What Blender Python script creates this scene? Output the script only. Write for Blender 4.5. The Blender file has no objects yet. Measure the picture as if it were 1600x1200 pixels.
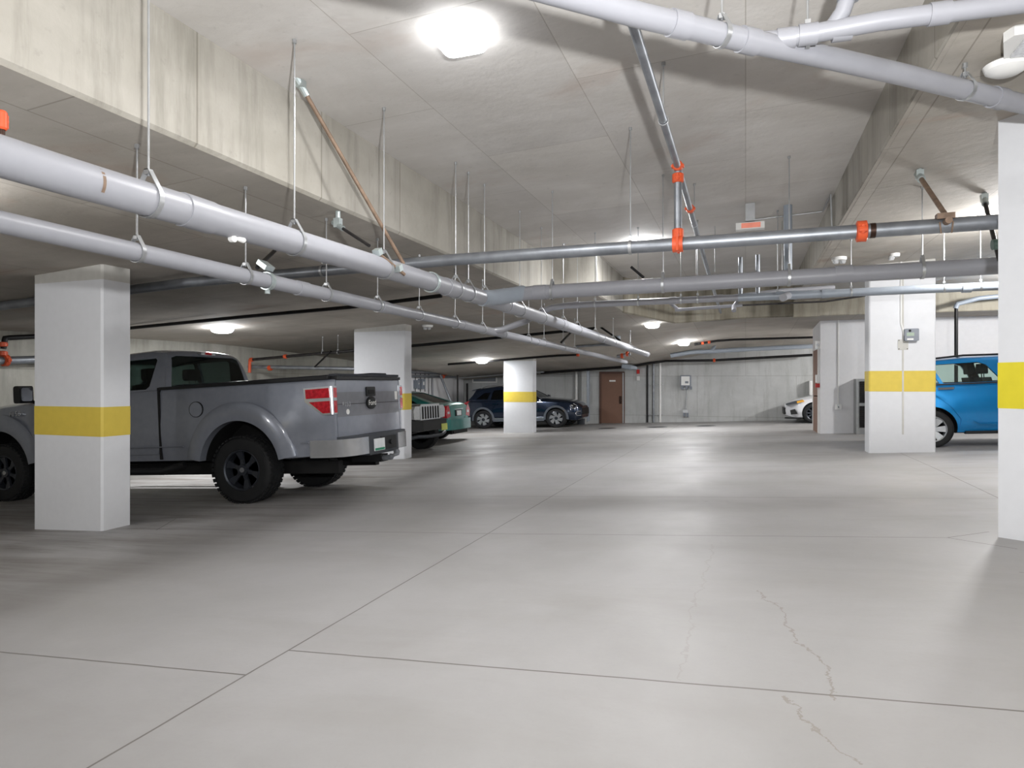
import bpy, bmesh, math, random
from mathutils import Vector, Matrix
random.seed(7)
C = bpy.context.scene.collection
PI = math.pi
# ---------------------------------------------------------------- place survey
F = 1020.; A = math.radians(19.69); CA, SA = math.cos(A), math.sin(A); HC = 1.25; HY = 598.
def ray(px, py):
    X = (px-800)/F; u = (HY-py)/F
    return (X*CA-SA, X*SA+CA, u)
def sst(t):
    t = max(0, min(1, t)); return t*t*(3-2*t)
def slope(y): return .055-.018*sst((y-8)/16)
def fl(x, y): return slope(y)*x - .15*sst((y-8)/16)          # the garage floor falls to the left
def at_y(px, py, y):
    r = ray(px, py); t = y/r[1]; return Vector((r[0]*t, y, HC+r[2]*t))
def at_x(px, py, x):
    r = ray(px, py); t = x/r[0]; return Vector((x, r[1]*t, HC+r[2]*t))
def at_z(px, py, z):
    r = ray(px, py); t = (z-HC)/r[2]; return Vector((r[0]*t, r[1]*t, z))
def on(px, py, f=fl, t=.5, t1=60):
    r = ray(px, py); g = lambda t: HC+r[2]*t-f(r[0]*t, r[1]*t); s0 = g(t)
    while t < t1:
        if g(t+.05)*s0 < 0:
            a, b = t, t+.05
            for _ in range(30):
                m = (a+b)/2
                if g(m)*s0 < 0: b = m
                else: a = m
            return Vector((r[0]*a, r[1]*a, HC+r[2]*a))
        t += .05
def z_high(x, y=0): return 3.49+.043*(x+3.3)
def z_low(x, y):
    b = 2.745+.063*(min(x, -.5)+3.3)
    d = max(0, (y-12)/13)**1.4
    k = .85 if x < -4 else (.35 if x > 0 else .85-.5*(x+4)/4)
    return b-d*k
def z_right(x, y): return 3.17+.05*min(max(x-1.07, 0), 3)
def x_left(y): return -12.9+1.7*y/25.4
BAY = [(-3.3, -6), (-3.3, 11.35), (-2.48, 11.35), (-2.48, 14.0), (-1.66, 16.6), (-.6, 17.0), (1.07, 17.0)]   # left and far edge of the high bay
def in_bay(x, y):
    if x > 1.07 or y > 17: return False
    if y <= 11.35: return x > -3.3
    if y <= 14: return x > -2.48
    if y <= 16.6: return x > -2.48+.82*(y-14)/2.6
    return x > -1.66+1.06*(y-16.6)/.4
def ceil(x, y):
    if in_bay(x, y): return z_high(x, y)
    if x >= 1.07 and y <= 17: return z_right(x, y)
    return z_low(x, y)
# ---------------------------------------------------------------- materials
M = {}
def nodes(name):
    m = bpy.data.materials.new(name); m.use_nodes = True
    n = m.node_tree; b = n.nodes['Principled BSDF']
    return m, n, b
def lin(c): return tuple(((v/255)/12.92 if v/255 <= .04045 else ((v/255+.055)/1.055)**2.4) for v in c)+(1,)
def flat(name, rgb, rough=.5, metal=0, coat=0, noise=.06, emis=None, trans=0, ior=1.45, nscale=12, spec=.5):
    m, n, b = nodes(name)
    c = lin(rgb)
    tc = n.nodes.new('ShaderNodeTexCoord'); nz = n.nodes.new('ShaderNodeTexNoise'); nz.inputs['Scale'].default_value = nscale; nz.inputs['Detail'].default_value = 4
    n.links.new(tc.outputs['Object'], nz.inputs['Vector'])
    mr = n.nodes.new('ShaderNodeMapRange'); mr.inputs[1].default_value = .3; mr.inputs[2].default_value = .7
    mr.inputs[3].default_value = 1-noise; mr.inputs[4].default_value = 1+noise
    n.links.new(nz.outputs['Fac'], mr.inputs[0])
    vm = n.nodes.new('ShaderNodeVectorMath'); vm.operation = 'SCALE'; vm.inputs[0].default_value = c[:3]
    n.links.new(mr.outputs[0], vm.inputs['Scale']); n.links.new(vm.outputs[0], b.inputs['Base Color'])
    b.inputs['Roughness'].default_value = rough; b.inputs['Metallic'].default_value = metal
    b.inputs['Coat Weight'].default_value = coat; b.inputs['Coat Roughness'].default_value = .04
    b.inputs['Transmission Weight'].default_value = trans; b.inputs['IOR'].default_value = ior
    b.inputs['Specular IOR Level'].default_value = spec
    if emis:
        b.inputs['Emission Color'].default_value = lin(emis[0]); b.inputs['Emission Strength'].default_value = emis[1]
    M[name] = m; return m
def mathn(n, op, a, b=None, c=None):
    q = n.nodes.new('ShaderNodeMath'); q.operation = op
    for i, v in enumerate((a, b, c)):
        if v is None: continue
        if isinstance(v, (int, float)): q.inputs[i].default_value = v
        else: n.links.new(v, q.inputs[i])
    return q.outputs[0]
def glass(name, rgb, rough=.02, mixv=.85):
    # thin pane: tinted see-through with a fresnel reflection
    m, n, b = nodes(name); out = n.nodes['Material Output']
    tr = n.nodes.new('ShaderNodeBsdfTransparent'); tr.inputs[0].default_value = lin(rgb)
    gl = n.nodes.new('ShaderNodeBsdfGlossy'); gl.inputs['Roughness'].default_value = rough
    fr = n.nodes.new('ShaderNodeFresnel'); ge = n.nodes.new('ShaderNodeNewGeometry')
    n.links.new(mathn(n, 'SUBTRACT', 1.5, mathn(n, 'MULTIPLY', ge.outputs['Backfacing'], 1.5-1/1.5)), fr.inputs[0])
    mx = n.nodes.new('ShaderNodeMixShader')
    n.links.new(fr.outputs[0], mx.inputs[0]); n.links.new(tr.outputs[0], mx.inputs[1]); n.links.new(gl.outputs[0], mx.inputs[2])
    n.links.new(mx.outputs[0], out.inputs['Surface']); M[name] = m
def mixc(n, fac, a, b, mode='MIX'):
    q = n.nodes.new('ShaderNodeMix'); q.data_type = 'RGBA'; q.blend_type = mode
    for s, v in ((q.inputs[0], fac), (q.inputs[6], a), (q.inputs[7], b)):
        if isinstance(v, (int, float)): s.default_value = v
        elif isinstance(v, tuple): s.default_value = v
        else: n.links.new(v, s)
    return q.outputs[2]
def noisen(n, vec, scale, detail=4, rough=.55, sc=None, dist=0):
    if sc:
        mp = n.nodes.new('ShaderNodeMapping'); mp.inputs['Scale'].default_value = sc
        n.links.new(vec, mp.inputs[0]); vec = mp.outputs[0]
    z = n.nodes.new('ShaderNodeTexNoise'); z.inputs['Scale'].default_value = scale; z.inputs['Detail'].default_value = detail
    z.inputs['Roughness'].default_value = rough; z.inputs['Distortion'].default_value = dist
    n.links.new(vec, z.inputs['Vector']); return z.outputs['Fac']
def rng(n, v, a, b, c=0., d=1.):
    q = n.nodes.new('ShaderNodeMapRange'); n.links.new(v, q.inputs[0])
    for i, k in enumerate((a, b, c, d)): q.inputs[i+1].default_value = k
    return q.outputs[0]
def concrete(name, light, dark, rust=0., streak=0., seams=None, rough=.85, wet=0., holes=0.):
    m, n, b = nodes(name)
    tc = n.nodes.new('ShaderNodeTexCoord'); v = tc.outputs['Object']
    f1 = rng(n, noisen(n, v, .8, 6, .6, None, .4), .3, .72)
    f2 = rng(n, noisen(n, v, 1.0, 5, .65, (.6, 3.0, 2), .3), .35, .75)
    col = mixc(n, f1, lin(light), lin(dark))
    col = mixc(n, mathn(n, 'MULTIPLY', f2, .55), col, lin(dark))
    f3 = rng(n, noisen(n, v, 14, 4, .6), .62, .78)
    col = mixc(n, mathn(n, 'MULTIPLY', f3, .22), col, lin(tuple(int(k*.62) for k in dark)))
    if rust:
        fr = rng(n, noisen(n, v, .7, 4, .6, (1, 1.6, 1), .5), .58, .78)
        col = mixc(n, mathn(n, 'MULTIPLY', fr, rust), col, lin((168, 132, 108)))
    if streak:
        fs = rng(n, noisen(n, v, 1, 6, .7, (3.4, 3.4, .35)), .5, .74)
        col = mixc(n, mathn(n, 'MULTIPLY', fs, streak), col, lin((92, 90, 78)))
    if wet:
        fw = rng(n, noisen(n, v, 1, 5, .7, (1.8, 1.8, .25)), .48, .66)
        col = mixc(n, mathn(n, 'MULTIPLY', fw, wet), col, lin((86, 80, 62)))
    if seams:
        br = n.nodes.new('ShaderNodeTexBrick'); br.inputs['Mortar Size'].default_value = seams[2]; br.inputs['Scale'].default_value = 1
        br.inputs['Brick Width'].default_value = seams[0]; br.inputs['Row Height'].default_value = seams[1]
        br.inputs['Color1'].default_value = (1, 1, 1, 1); br.inputs['Color2'].default_value = (.86, .86, .87, 1); br.inputs['Mortar'].default_value = (.55, .53, .5, 1)
        br.inputs['Mortar Smooth'].default_value = .3; br.offset = .5
        sep = n.nodes.new('ShaderNodeSeparateXYZ'); n.links.new(v, sep.inputs[0]); cmb = n.nodes.new('ShaderNodeCombineXYZ')
        for i, ax in enumerate(seams[3]): n.links.new(sep.outputs[ax], cmb.inputs[i])
        n.links.new(cmb.outputs[0], br.inputs['Vector'])
        col = mixc(n, .75, col, br.outputs['Color'], 'MULTIPLY')
    n.links.new(col, b.inputs['Base Color']); b.inputs['Roughness'].default_value = rough
    bp = n.nodes.new('ShaderNodeBump'); bp.inputs['Strength'].default_value = .25; bp.inputs['Distance'].default_value = .02
    n.links.new(noisen(n, v, 9, 6, .6), bp.inputs['Height']); n.links.new(bp.outputs[0], b.inputs['Normal'])
    M[name] = m; return m
concrete('ceiling_concrete', (222, 219, 215), (196, 192, 186), rust=.3, seams=(2.44, 1.22, .004, (1, 0, 2)))
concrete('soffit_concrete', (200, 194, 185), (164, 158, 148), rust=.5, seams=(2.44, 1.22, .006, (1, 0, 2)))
concrete('beam_concrete', (184, 180, 172), (154, 150, 140), streak=.55, seams=(1.3, 30, .008, (1, 2, 0)))
concrete('end_beam_concrete', (190, 184, 170), (150, 143, 126), streak=.5, wet=.6)
concrete('wall_concrete', (206, 208, 208), (178, 180, 179), streak=.35, seams=(3.4, 1.5, .008, (0, 2, 1)))
concrete('side_wall_concrete', (196, 195, 187), (160, 158, 148), streak=.4, seams=(3.4, 1.5, .008, (1, 2, 0)))
flat('white_wall_paint', (222, 222, 224), .6, noise=.02)
# floor: pale trowelled concrete, saw-cut joints, hairline cracks, dirty stalls
def floor_mat():
    m, n, b = nodes('floor_concrete')
    tc = n.nodes.new('ShaderNodeTexCoord'); v = tc.outputs['Object']
    sep = n.nodes.new('ShaderNodeSeparateXYZ'); n.links.new(v, sep.inputs[0]); X, Y = sep.outputs[0], sep.outputs[1]
    f1 = rng(n, noisen(n, v, .55, 6, .6, None, .3), .3, .72)
    col = mixc(n, f1, lin((166, 165, 166)), lin((148, 147, 146)))
    f2 = rng(n, noisen(n, v, 1, 6, .62, (.5, 1.8, 1), .4), .5, .8)
    col = mixc(n, mathn(n, 'MULTIPLY', f2, .4), col, lin((138, 135, 130)))
    f3 = rng(n, noisen(n, v, 60, 3, .6), .55, .8)
    col = mixc(n, mathn(n, 'MULTIPLY', f3, .12), col, lin((140, 138, 132)))
    # small drip spots
    vo = n.nodes.new('ShaderNodeTexVoronoi'); vo.inputs['Scale'].default_value = 1.7; n.links.new(v, vo.inputs['Vector'])
    sp = mathn(n, 'MULTIPLY', mathn(n, 'LESS_THAN', vo.outputs['Distance'], .035), rng(n, noisen(n, v, 2.3, 2), .5, .6))
    col = mixc(n, mathn(n, 'MULTIPLY', sp, .5), col, lin((112, 108, 102)))
    # tyre dirt in the parking stalls
    dirt = mathn(n, 'MULTIPLY', rng(n, X, -4.0, -6.2), rng(n, noisen(n, v, 1, 6, .7, (.35, 3.2, 1), .5), .42, .62))
    col = mixc(n, mathn(n, 'MULTIPLY', dirt, .75), col, lin((104, 98, 90)))
    dirt2 = mathn(n, 'MULTIPLY', rng(n, X, 1.2, 3.0), rng(n, noisen(n, v, 1, 6, .7, (.5, 2.4, 1), .5), .48, .66))
    col = mixc(n, mathn(n, 'MULTIPLY', dirt2, .5), col, lin((136, 128, 118)))
    # long rubber streaks across the aisle at the far end
    aisle = mathn(n, 'MULTIPLY', rng(n, Y, 9.5, 13), rng(n, noisen(n, v, 1, 5, .6, (.12, 2.2, 1)), .5, .68))
    col = mixc(n, mathn(n, 'MULTIPLY', aisle, .45), col, lin((140, 137, 130)))
    def seg(vec, a, c, w):
        dx, dy = c[0]-a[0], c[1]-a[1]; L = math.hypot(dx, dy); tx, ty = dx/L, dy/L
        d1 = n.nodes.new('ShaderNodeVectorMath'); d1.operation = 'DOT_PRODUCT'; n.links.new(vec, d1.inputs[0]); d1.inputs[1].default_value = (-ty, tx, 0)
        d2 = n.nodes.new('ShaderNodeVectorMath'); d2.operation = 'DOT_PRODUCT'; n.links.new(vec, d2.inputs[0]); d2.inputs[1].default_value = (tx, ty, 0)
        nd = mathn(n, 'ABSOLUTE', mathn(n, 'SUBTRACT', d1.outputs['Value'], -ty*a[0]+tx*a[1]))
        td = mathn(n, 'ABSOLUTE', mathn(n, 'SUBTRACT', d2.outputs['Value'], tx*a[0]+ty*a[1]+L/2))
        return mathn(n, 'MULTIPLY', mathn(n, 'LESS_THAN', nd, w), mathn(n, 'LESS_THAN', td, L/2))
    J = [((-2.2, -6), (-2.2, 25.2)), ((-2.2, 2.77), (3.5, 2.96)), ((-12, 2.05), (-2.2, 2.47)), ((-6.4, 5.34), (-2.2, 5.52)), ((-2.2, 5.52), (1.44, 5.76)),
         ((-6.6, 7.6), (12, 7.5)), ((2.39, 12.2), (2.32, 7.5)), ((-2.2, 10.4), (2.4, 10.4)), ((-6.9, 12.6), (1.9, 12.6)), ((-2.2, 17.5), (12, 17.5)),
         ((1.44, 5.76), (1.78, 6.0)), ((1.44, 5.76), (1.78, 5.45)), ((-7.65, 5.2), (-9.0, 3.6)), ((-6.3, 5.9), (-5.93, 5.3)), ((-2.2, -.2), (9, -.2))]
    jn = n.nodes.new('ShaderNodeVectorMath'); jn.operation = 'ADD'
    wob = n.nodes.new('ShaderNodeTexNoise'); wob.inputs['Scale'].default_value = 3; wob.inputs['Detail'].default_value = 5; n.links.new(v, wob.inputs['Vector'])
    sc = n.nodes.new('ShaderNodeVectorMath'); sc.operation = 'SCALE'; n.links.new(wob.outputs['Color'], sc.inputs[0]); sc.inputs['Scale'].default_value = .012
    n.links.new(v, jn.inputs[0]); n.links.new(sc.outputs[0], jn.inputs[1])
    acc = None
    for a, c in J:
        s = seg(jn.outputs[0], a, c, .0055); acc = s if acc is None else mathn(n, 'MAXIMUM', acc, s)
    col = mixc(n, mathn(n, 'MULTIPLY', acc, .8), col, lin((92, 88, 82)))
    wob2 = n.nodes.new('ShaderNodeTexNoise'); wob2.inputs['Scale'].default_value = 5; wob2.inputs['Detail'].default_value = 8; wob2.inputs['Roughness'].default_value = .7; n.links.new(v, wob2.inputs['Vector'])
    sc2 = n.nodes.new('ShaderNodeVectorMath'); sc2.operation = 'SCALE'; n.links.new(wob2.outputs['Color'], sc2.inputs[0]); sc2.inputs['Scale'].default_value = .22
    cr = n.nodes.new('ShaderNodeVectorMath'); cr.operation = 'ADD'; n.links.new(v, cr.inputs[0]); n.links.new(sc2.outputs[0], cr.inputs[1])
    pts = [[on(1182, 922), on(1222, 950), on(1232, 985), on(1290, 1045), on(1296, 1090)], [on(1232, 1085), on(1262, 1130), on(1300, 1168), on(1345, 1196)], [on(1116, 850), on(1090, 930), on(1072, 1010), on(1064, 1062)]]
    ac = None
    for k, pl in enumerate(pts):
        for p, q in zip(pl, pl[1:]):
            s = mathn(n, 'MULTIPLY', seg(cr.outputs[0], (p.x+.11, p.y+.11), (q.x+.11, q.y+.11), .005), .5 if k < 2 else .2)
            ac = s if ac is None else mathn(n, 'MAXIMUM', ac, s)
    col = mixc(n, ac, col, lin((120, 112, 98)))
    n.links.new(col, b.inputs['Base Color'])
    rg = rng(n, noisen(n, v, .9, 5, .6), .3, .7, .42, .6); n.links.new(rg, b.inputs['Roughness'])
    b.inputs['Specular IOR Level'].default_value = .35
    bp = n.nodes.new('ShaderNodeBump'); bp.inputs['Strength'].default_value = .08; bp.inputs['Distance'].default_value = .01
    n.links.new(noisen(n, v, 30, 4, .6), bp.inputs['Height']); n.links.new(bp.outputs[0], b.inputs['Normal'])
    M['floor_concrete'] = m
floor_mat()
flat('column_paint', (218, 220, 224), .55, noise=.015)
flat('column_bare', (196, 195, 190), .7, noise=.05)
flat('column_yellow', (214, 190, 78), .5, noise=.03)
flat('bright_yellow', (218, 204, 48), .5, noise=.03)
flat('pvc_white', (144, 145, 151), .4, noise=.02)
flat('pvc_grey', (146, 154, 164), .33, noise=.03)
flat('galvanised', (176, 178, 180), .38, .75, noise=.08)
flat('dull_steel', (142, 146, 152), .42, .7, noise=.22, nscale=5)
flat('dark_steel', (52, 50, 50), .4, .5, noise=.25)
flat('black_steel', (20, 19, 20), .45, .3, noise=.2)
flat('orange_iron', (208, 86, 48), .45, noise=.1)
flat('rusty_strut', (128, 108, 92), .6, .3, noise=.3)
flat('zinc', (190, 200, 200), .35, .7)
flat('device_white', (232, 232, 230), .4, noise=.02)
flat('device_grey', (122, 128, 138), .45)
flat('display_green', (150, 168, 150), .3)
flat('sign_red', (240, 150, 130), .5, emis=((255, 150, 120), .12))
flat('alarm_red', (180, 34, 30), .4)
flat('door_brown', (124, 92, 76), .5, noise=.03)
flat('door_frame_brown', (92, 66, 56), .5)
flat('brass', (60, 42, 34), .4, .6)
flat('louvre_grey', (150, 152, 152), .5, .3)
flat('shadow_black', (14, 14, 15), .7)
flat('green_tube', (96, 120, 112), .5)
# cars
flat('truck_paint', (136, 141, 152), .32, .35, 1, noise=.05)
flat('truck_grey_dark', (118, 120, 127), .38, .3, .6)
flat('navy_paint', (18, 34, 56), .22, .5, 1, noise=.02)
flat('kia_cladding', (92, 98, 106), .5)
flat('blue_paint', (14, 140, 214), .22, .5, 1, noise=.02)
flat('green_paint', (32, 118, 112), .28, .4, 1)
flat('black_paint', (16, 17, 20), .2, .2, 1)
flat('white_paint', (226, 228, 232), .25, 0, 1, noise=.01)
flat('chrome', (225, 227, 230), .12, 1, noise=.01)
flat('satin_chrome', (206, 208, 212), .25, .9, noise=.05)
flat('rubber', (24, 25, 27), .7, noise=.15)
flat('black_rim', (62, 66, 74), .35, .6, .4)
flat('silver_rim', (190, 194, 198), .28, .7)
flat('black_plastic', (22, 23, 25), .5)
flat('dark_grey_plastic', (58, 62, 68), .5)
flat('tonneau_vinyl', (20, 24, 34), .32)
flat('red_lens', (184, 34, 46), .15, 0, 1, noise=.4, nscale=24)
flat('clear_lens', (214, 216, 218), .12, .4, 1, noise=.2, nscale=40)
flat('amber_lens', (232, 168, 40), .2, 0, 1)
flat('plate_white', (226, 230, 232), .5)
flat('plate_green', (40, 140, 104), .5)
flat('plate_yellow', (206, 214, 110), .5, emis=((206, 214, 110), .0))
flat('plate_blue', (40, 60, 120), .5)
flat('plate_black', (30, 34, 30), .5)
flat('seat_fabric', (44, 46, 50), .8)
flat('dial_white', (230, 232, 236), .4)
glass('tinted_glass', (190, 204, 200))
glass('dark_glass', (118, 130, 136))
glass('truck_glass', (178, 190, 188))
glass('clear_glass', (238, 246, 243))
def lamp_mat(name, strength, rgb=(255, 252, 246)):
    m, n, b = nodes(name); b.inputs['Base Color'].default_value = (.9, .9, .9, 1)
    b.inputs['Emission Color'].default_value = lin(rgb); b.inputs['Emission Strength'].default_value = strength; M[name] = m
lamp_mat('lamp_lit', 90, (250, 252, 255))
lamp_mat('lamp_lit_near', 11, (250, 252, 255))
# ---------------------------------------------------------------- mesh building
class MB:
    def __init__(s): s.v = []; s.f = []; s.m = []; s.cm = 0
    def mat(s, i): s.cm = i; return s
    def add(s, vs, fs):
        o = len(s.v); s.v += [tuple(v) for v in vs]
        for f in fs: s.f.append([i+o for i in f]); s.m.append(s.cm)
        return s
    def box(s, a, b, rot=None, c=None):
        x0, y0, z0 = a; x1, y1, z1 = b
        vs = [Vector(p) for p in ((x0, y0, z0), (x1, y0, z0), (x1, y1, z0), (x0, y1, z0), (x0, y0, z1), (x1, y0, z1), (x1, y1, z1), (x0, y1, z1))]
        if rot is not None:
            c = Vector(c) if c is not None else Vector(((x0+x1)/2, (y0+y1)/2, (z0+z1)/2)); vs = [rot @ (v-c)+c for v in vs]
        return s.add(vs, [(0, 3, 2, 1), (4, 5, 6, 7), (0, 1, 5, 4), (1, 2, 6, 5), (2, 3, 7, 6), (3, 0, 4, 7)])
    def rbox(s, a, b, r=.01, axis=2):
        # box with four rounded edges along the axis
        pts = []; i, j = [(1, 2), (0, 2), (0, 1)][axis]
        for cx, cy, a0 in ((b[i]-r, b[j]-r, 0), (a[i]+r, b[j]-r, 90), (a[i]+r, a[j]+r, 180), (b[i]-r, a[j]+r, 270)):
            for k in range(4):
                t = math.radians(a0+30*k); pts.append((cx+r*math.cos(t), cy+r*math.sin(t)))
        return s.prism(pts, axis, a[axis], b[axis])
    def prism(s, poly, axis, a, b):
        i, j = [(1, 2), (0, 2), (0, 1)][axis]
        area = sum(p[0]*q[1]-q[0]*p[1] for p, q in zip(poly, poly[1:]+poly[:1]))
        if (area < 0) != (axis == 1): poly = poly[::-1]
        vs = []
        for t in (min(a, b), max(a, b)):
            for p in poly:
                q = [0, 0, 0]; q[axis] = t; q[i] = p[0]; q[j] = p[1]; vs.append(q)
        n = len(poly)
        return s.add(vs, [tuple(range(n))[::-1], tuple(range(n, 2*n))]+[(k, (k+1) % n, n+(k+1) % n, n+k) for k in range(n)])
    def tube(s, pts, r, n=12, cap=True):
        pts = [Vector(p) for p in pts]; rs = r if isinstance(r, (list, tuple)) else [r]*len(pts)
        d0 = (pts[1]-pts[0]).normalized(); up = Vector((0, 0, 1)) if abs(d0.z) < .9 else Vector((1, 0, 0))
        u = d0.cross(up).normalized(); vs = []
        for k, p in enumerate(pts):
            if k == 0: d = d0
            elif k == len(pts)-1: d = (pts[k]-pts[k-1]).normalized()
            else: d = ((pts[k+1]-p).normalized()+(p-pts[k-1]).normalized()).normalized()
            u = (u-d*u.dot(d)).normalized(); w = d.cross(u)
            for i in range(n):
                t = 2*PI*i/n; vs.append(p+(u*math.cos(t)+w*math.sin(t))*rs[k])
        fs = []
        for k in range(len(pts)-1):
            for i in range(n):
                j = (i+1) % n; fs.append((k*n+i, k*n+j, (k+1)*n+j, (k+1)*n+i))
        if cap: fs += [tuple(range(n))[::-1], tuple(range((len(pts)-1)*n, len(pts)*n))]
        return s.add(vs, fs)
    def lathe(s, prof, axis=2, c=(0, 0, 0), n=24, sx=1., caps=True):
        # prof: (radius, height) along axis
        vs = []; c = Vector(c)
        for r, h in prof:
            for i in range(n):
                t = 2*PI*i/n; a, b = r*math.cos(t), r*math.sin(t)
                q = (a, b, h) if axis == 2 else ((a*sx, h, b) if axis == 1 else (h, a, b)); vs.append(c+Vector(q))
        fs = []
        for k in range(len(prof)-1):
            for i in range(n):
                j = (i+1) % n; fs.append((k*n+i, k*n+j, (k+1)*n+j, (k+1)*n+i))
        if caps and prof[0][0] > 1e-5: fs.append(tuple(range(n))[::-1])
        if caps and prof[-1][0] > 1e-5: fs.append(tuple(range((len(prof)-1)*n, len(prof)*n)))
        return s.add(vs, fs)
    def data(s, name, mats):
        me = bpy.data.meshes.new(name); me.from_pydata(s.v, [], s.f)
        for m in mats: me.materials.append(M[m])
        for p, i in zip(me.polygons, s.m): p.material_index = i
        bm = bmesh.new(); bm.from_mesh(me); bmesh.ops.remove_doubles(bm, verts=bm.verts, dist=1e-5)
        bmesh.ops.recalc_face_normals(bm, faces=bm.faces); bm.to_mesh(me); bm.free()
        return me
    def build(s, name, mat, parent=None, smooth=True, loc=None, world=False):
        mats = [mat] if isinstance(mat, str) else list(mat)
        if world and parent is not None:
            o = Vector(parent.location); s.v = [tuple(Vector(v)-o) for v in s.v]
        if loc is not None: s.v = [tuple(Vector(v)-Vector(loc)) for v in s.v]
        me = s.data(name, mats)
        o = bpy.data.objects.new(name, me); C.objects.link(o)
        if parent is not None: o.parent = parent
        if loc is not None: o.location = loc
        if smooth: shade(me)
        return o
def shade(me, ang=32):
    for p in me.polygons: p.use_smooth = True
    me.set_sharp_from_angle(angle=math.radians(ang))
def tag(o, label=None, cat=None, group=None, kind=None):
    if label: o['label'] = label
    if cat: o['category'] = cat
    if group: o['group'] = group
    if kind: o['kind'] = kind
    return o
def thing(name, label, cat, loc=(0, 0, 0), group=None):
    o = bpy.data.objects.new(name, None); C.objects.link(o); o.location = loc; o.empty_display_size = .2
    return tag(o, label, cat, group)
def part_label(o, t): o['label'] = t; return o
def struct(o): o['kind'] = 'structure'; return o
def copy_tree(o, loc, parent=None):
    c = o.copy(); C.objects.link(c); c.parent = parent
    if loc is not None: c.location = loc
    for ch in list(o.children): copy_tree(ch, None, c)
    return c
def text(body, size, mat, parent, name, mtx, ext=.002, sx=1.):
    cu = bpy.data.curves.new(name, 'FONT'); cu.body = body; cu.size = size; cu.extrude = ext; cu.align_x = 'CENTER'; cu.align_y = 'CENTER'
    t = bpy.data.objects.new('t', cu); C.objects.link(t); bpy.context.view_layer.update()
    me = bpy.data.meshes.new_from_object(t.evaluated_get(bpy.context.evaluated_depsgraph_get())); bpy.data.objects.remove(t)
    me.transform(Matrix.Diagonal((sx, 1, 1, 1))); me.transform(mtx); me.materials.clear(); me.materials.append(M[mat])
    o = bpy.data.objects.new(name, me); C.objects.link(o); o.parent = parent; return o
def boolean(me, cutter, op='DIFFERENCE', slot=None):
    """me, cutter: meshes (cutter MB or mesh) -> new mesh"""
    cm = cutter.data('cut', [me.materials[0].name if slot is None else slot]) if isinstance(cutter, MB) else cutter
    a = bpy.data.objects.new('a', me); b = bpy.data.objects.new('b', cm); C.objects.link(a); C.objects.link(b)
    md = a.modifiers.new('b', 'BOOLEAN'); md.operation = op; md.object = b; md.solver = 'EXACT'; md.use_self = isinstance(cutter, MB) and op == 'DIFFERENCE'
    if slot is not None: md.material_mode = 'TRANSFER'
    bpy.context.view_layer.update()
    out = bpy.data.meshes.new_from_object(a.evaluated_get(bpy.context.evaluated_depsgraph_get()))
    bpy.data.objects.remove(a); bpy.data.objects.remove(b); return out
def link(me, name, parent, mat=None):
    if mat: me.materials.clear(); me.materials.append(M[mat])
    shade(me); o = bpy.data.objects.new(name, me); C.objects.link(o); o.parent = parent; me.name = name; return o
# ================================================================ THE GARAGE SHELL
XR, YB, YN = 13.0, 25.3, -6.0
mb = MB(); xs = [x_left(y) for y in (0,)]; NX, NY = 44, 56
def fgrid():
    vs = []; fs = []
    X = [-13.6+(XR+14.0)*i/NX for i in range(NX+1)]; Y = [YN+(YB+.4-YN)*j/NY for j in range(NY+1)]
    for y in Y:
        for x in X: vs.append((x, y, fl(x, y)))
    for j in range(NY):
        for i in range(NX): k = j*(NX+1)+i; fs.append((k, k+1, k+NX+2, k+NX+1))
    return vs, fs
me = bpy.data.meshes.new('floor'); me.from_pydata(*([fgrid()[0], [], fgrid()[1]])); me.materials.append(M['floor_concrete']); shade(me)
o = bpy.data.objects.new('floor', me); C.objects.link(o); struct(o)
# ceiling: a high bay over the aisle, lower slabs left, right and at the far end
mb = MB()
def strip(ys, xl, xr, zf, nx=14):
    for y0, y1 in zip(ys, ys[1:]):
        for i in range(nx):
            t0, t1 = i/nx, (i+1)/nx; q = []
            for y, t in ((y0, t0), (y0, t1), (y1, t1), (y1, t0)):
                x = xl(y)+(xr(y)-xl(y))*t; q.append((x, y, zf(x, y)))
            mb.add(q, [(0, 3, 2, 1)])
def lin_(a, b, n): return [a+(b-a)*i/n for i in range(n+1)]
L = lambda y: -13.6
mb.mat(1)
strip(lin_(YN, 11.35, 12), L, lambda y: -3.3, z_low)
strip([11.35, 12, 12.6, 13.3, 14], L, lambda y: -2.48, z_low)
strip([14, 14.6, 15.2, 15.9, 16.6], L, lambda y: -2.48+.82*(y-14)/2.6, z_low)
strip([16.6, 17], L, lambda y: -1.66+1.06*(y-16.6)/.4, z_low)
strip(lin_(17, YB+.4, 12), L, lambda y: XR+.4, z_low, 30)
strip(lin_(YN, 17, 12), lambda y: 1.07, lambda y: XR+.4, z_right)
mb.mat(0)
strip([YN, 2, 6, 11.35], lambda y: -3.3, lambda y: 1.07, z_high)
strip([11.35, 14], lambda y: -2.48, lambda y: 1.07, z_high)
strip([14, 16.6], lambda y: -2.48+.82*(y-14)/2.6, lambda y: 1.07, z_high)
strip([16.6, 17], lambda y: -1.66+1.06*(y-16.6)/.4, lambda y: 1.07, z_high)
o = mb.build('ceiling', ['ceiling_concrete', 'soffit_concrete']); struct(o)
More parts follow.
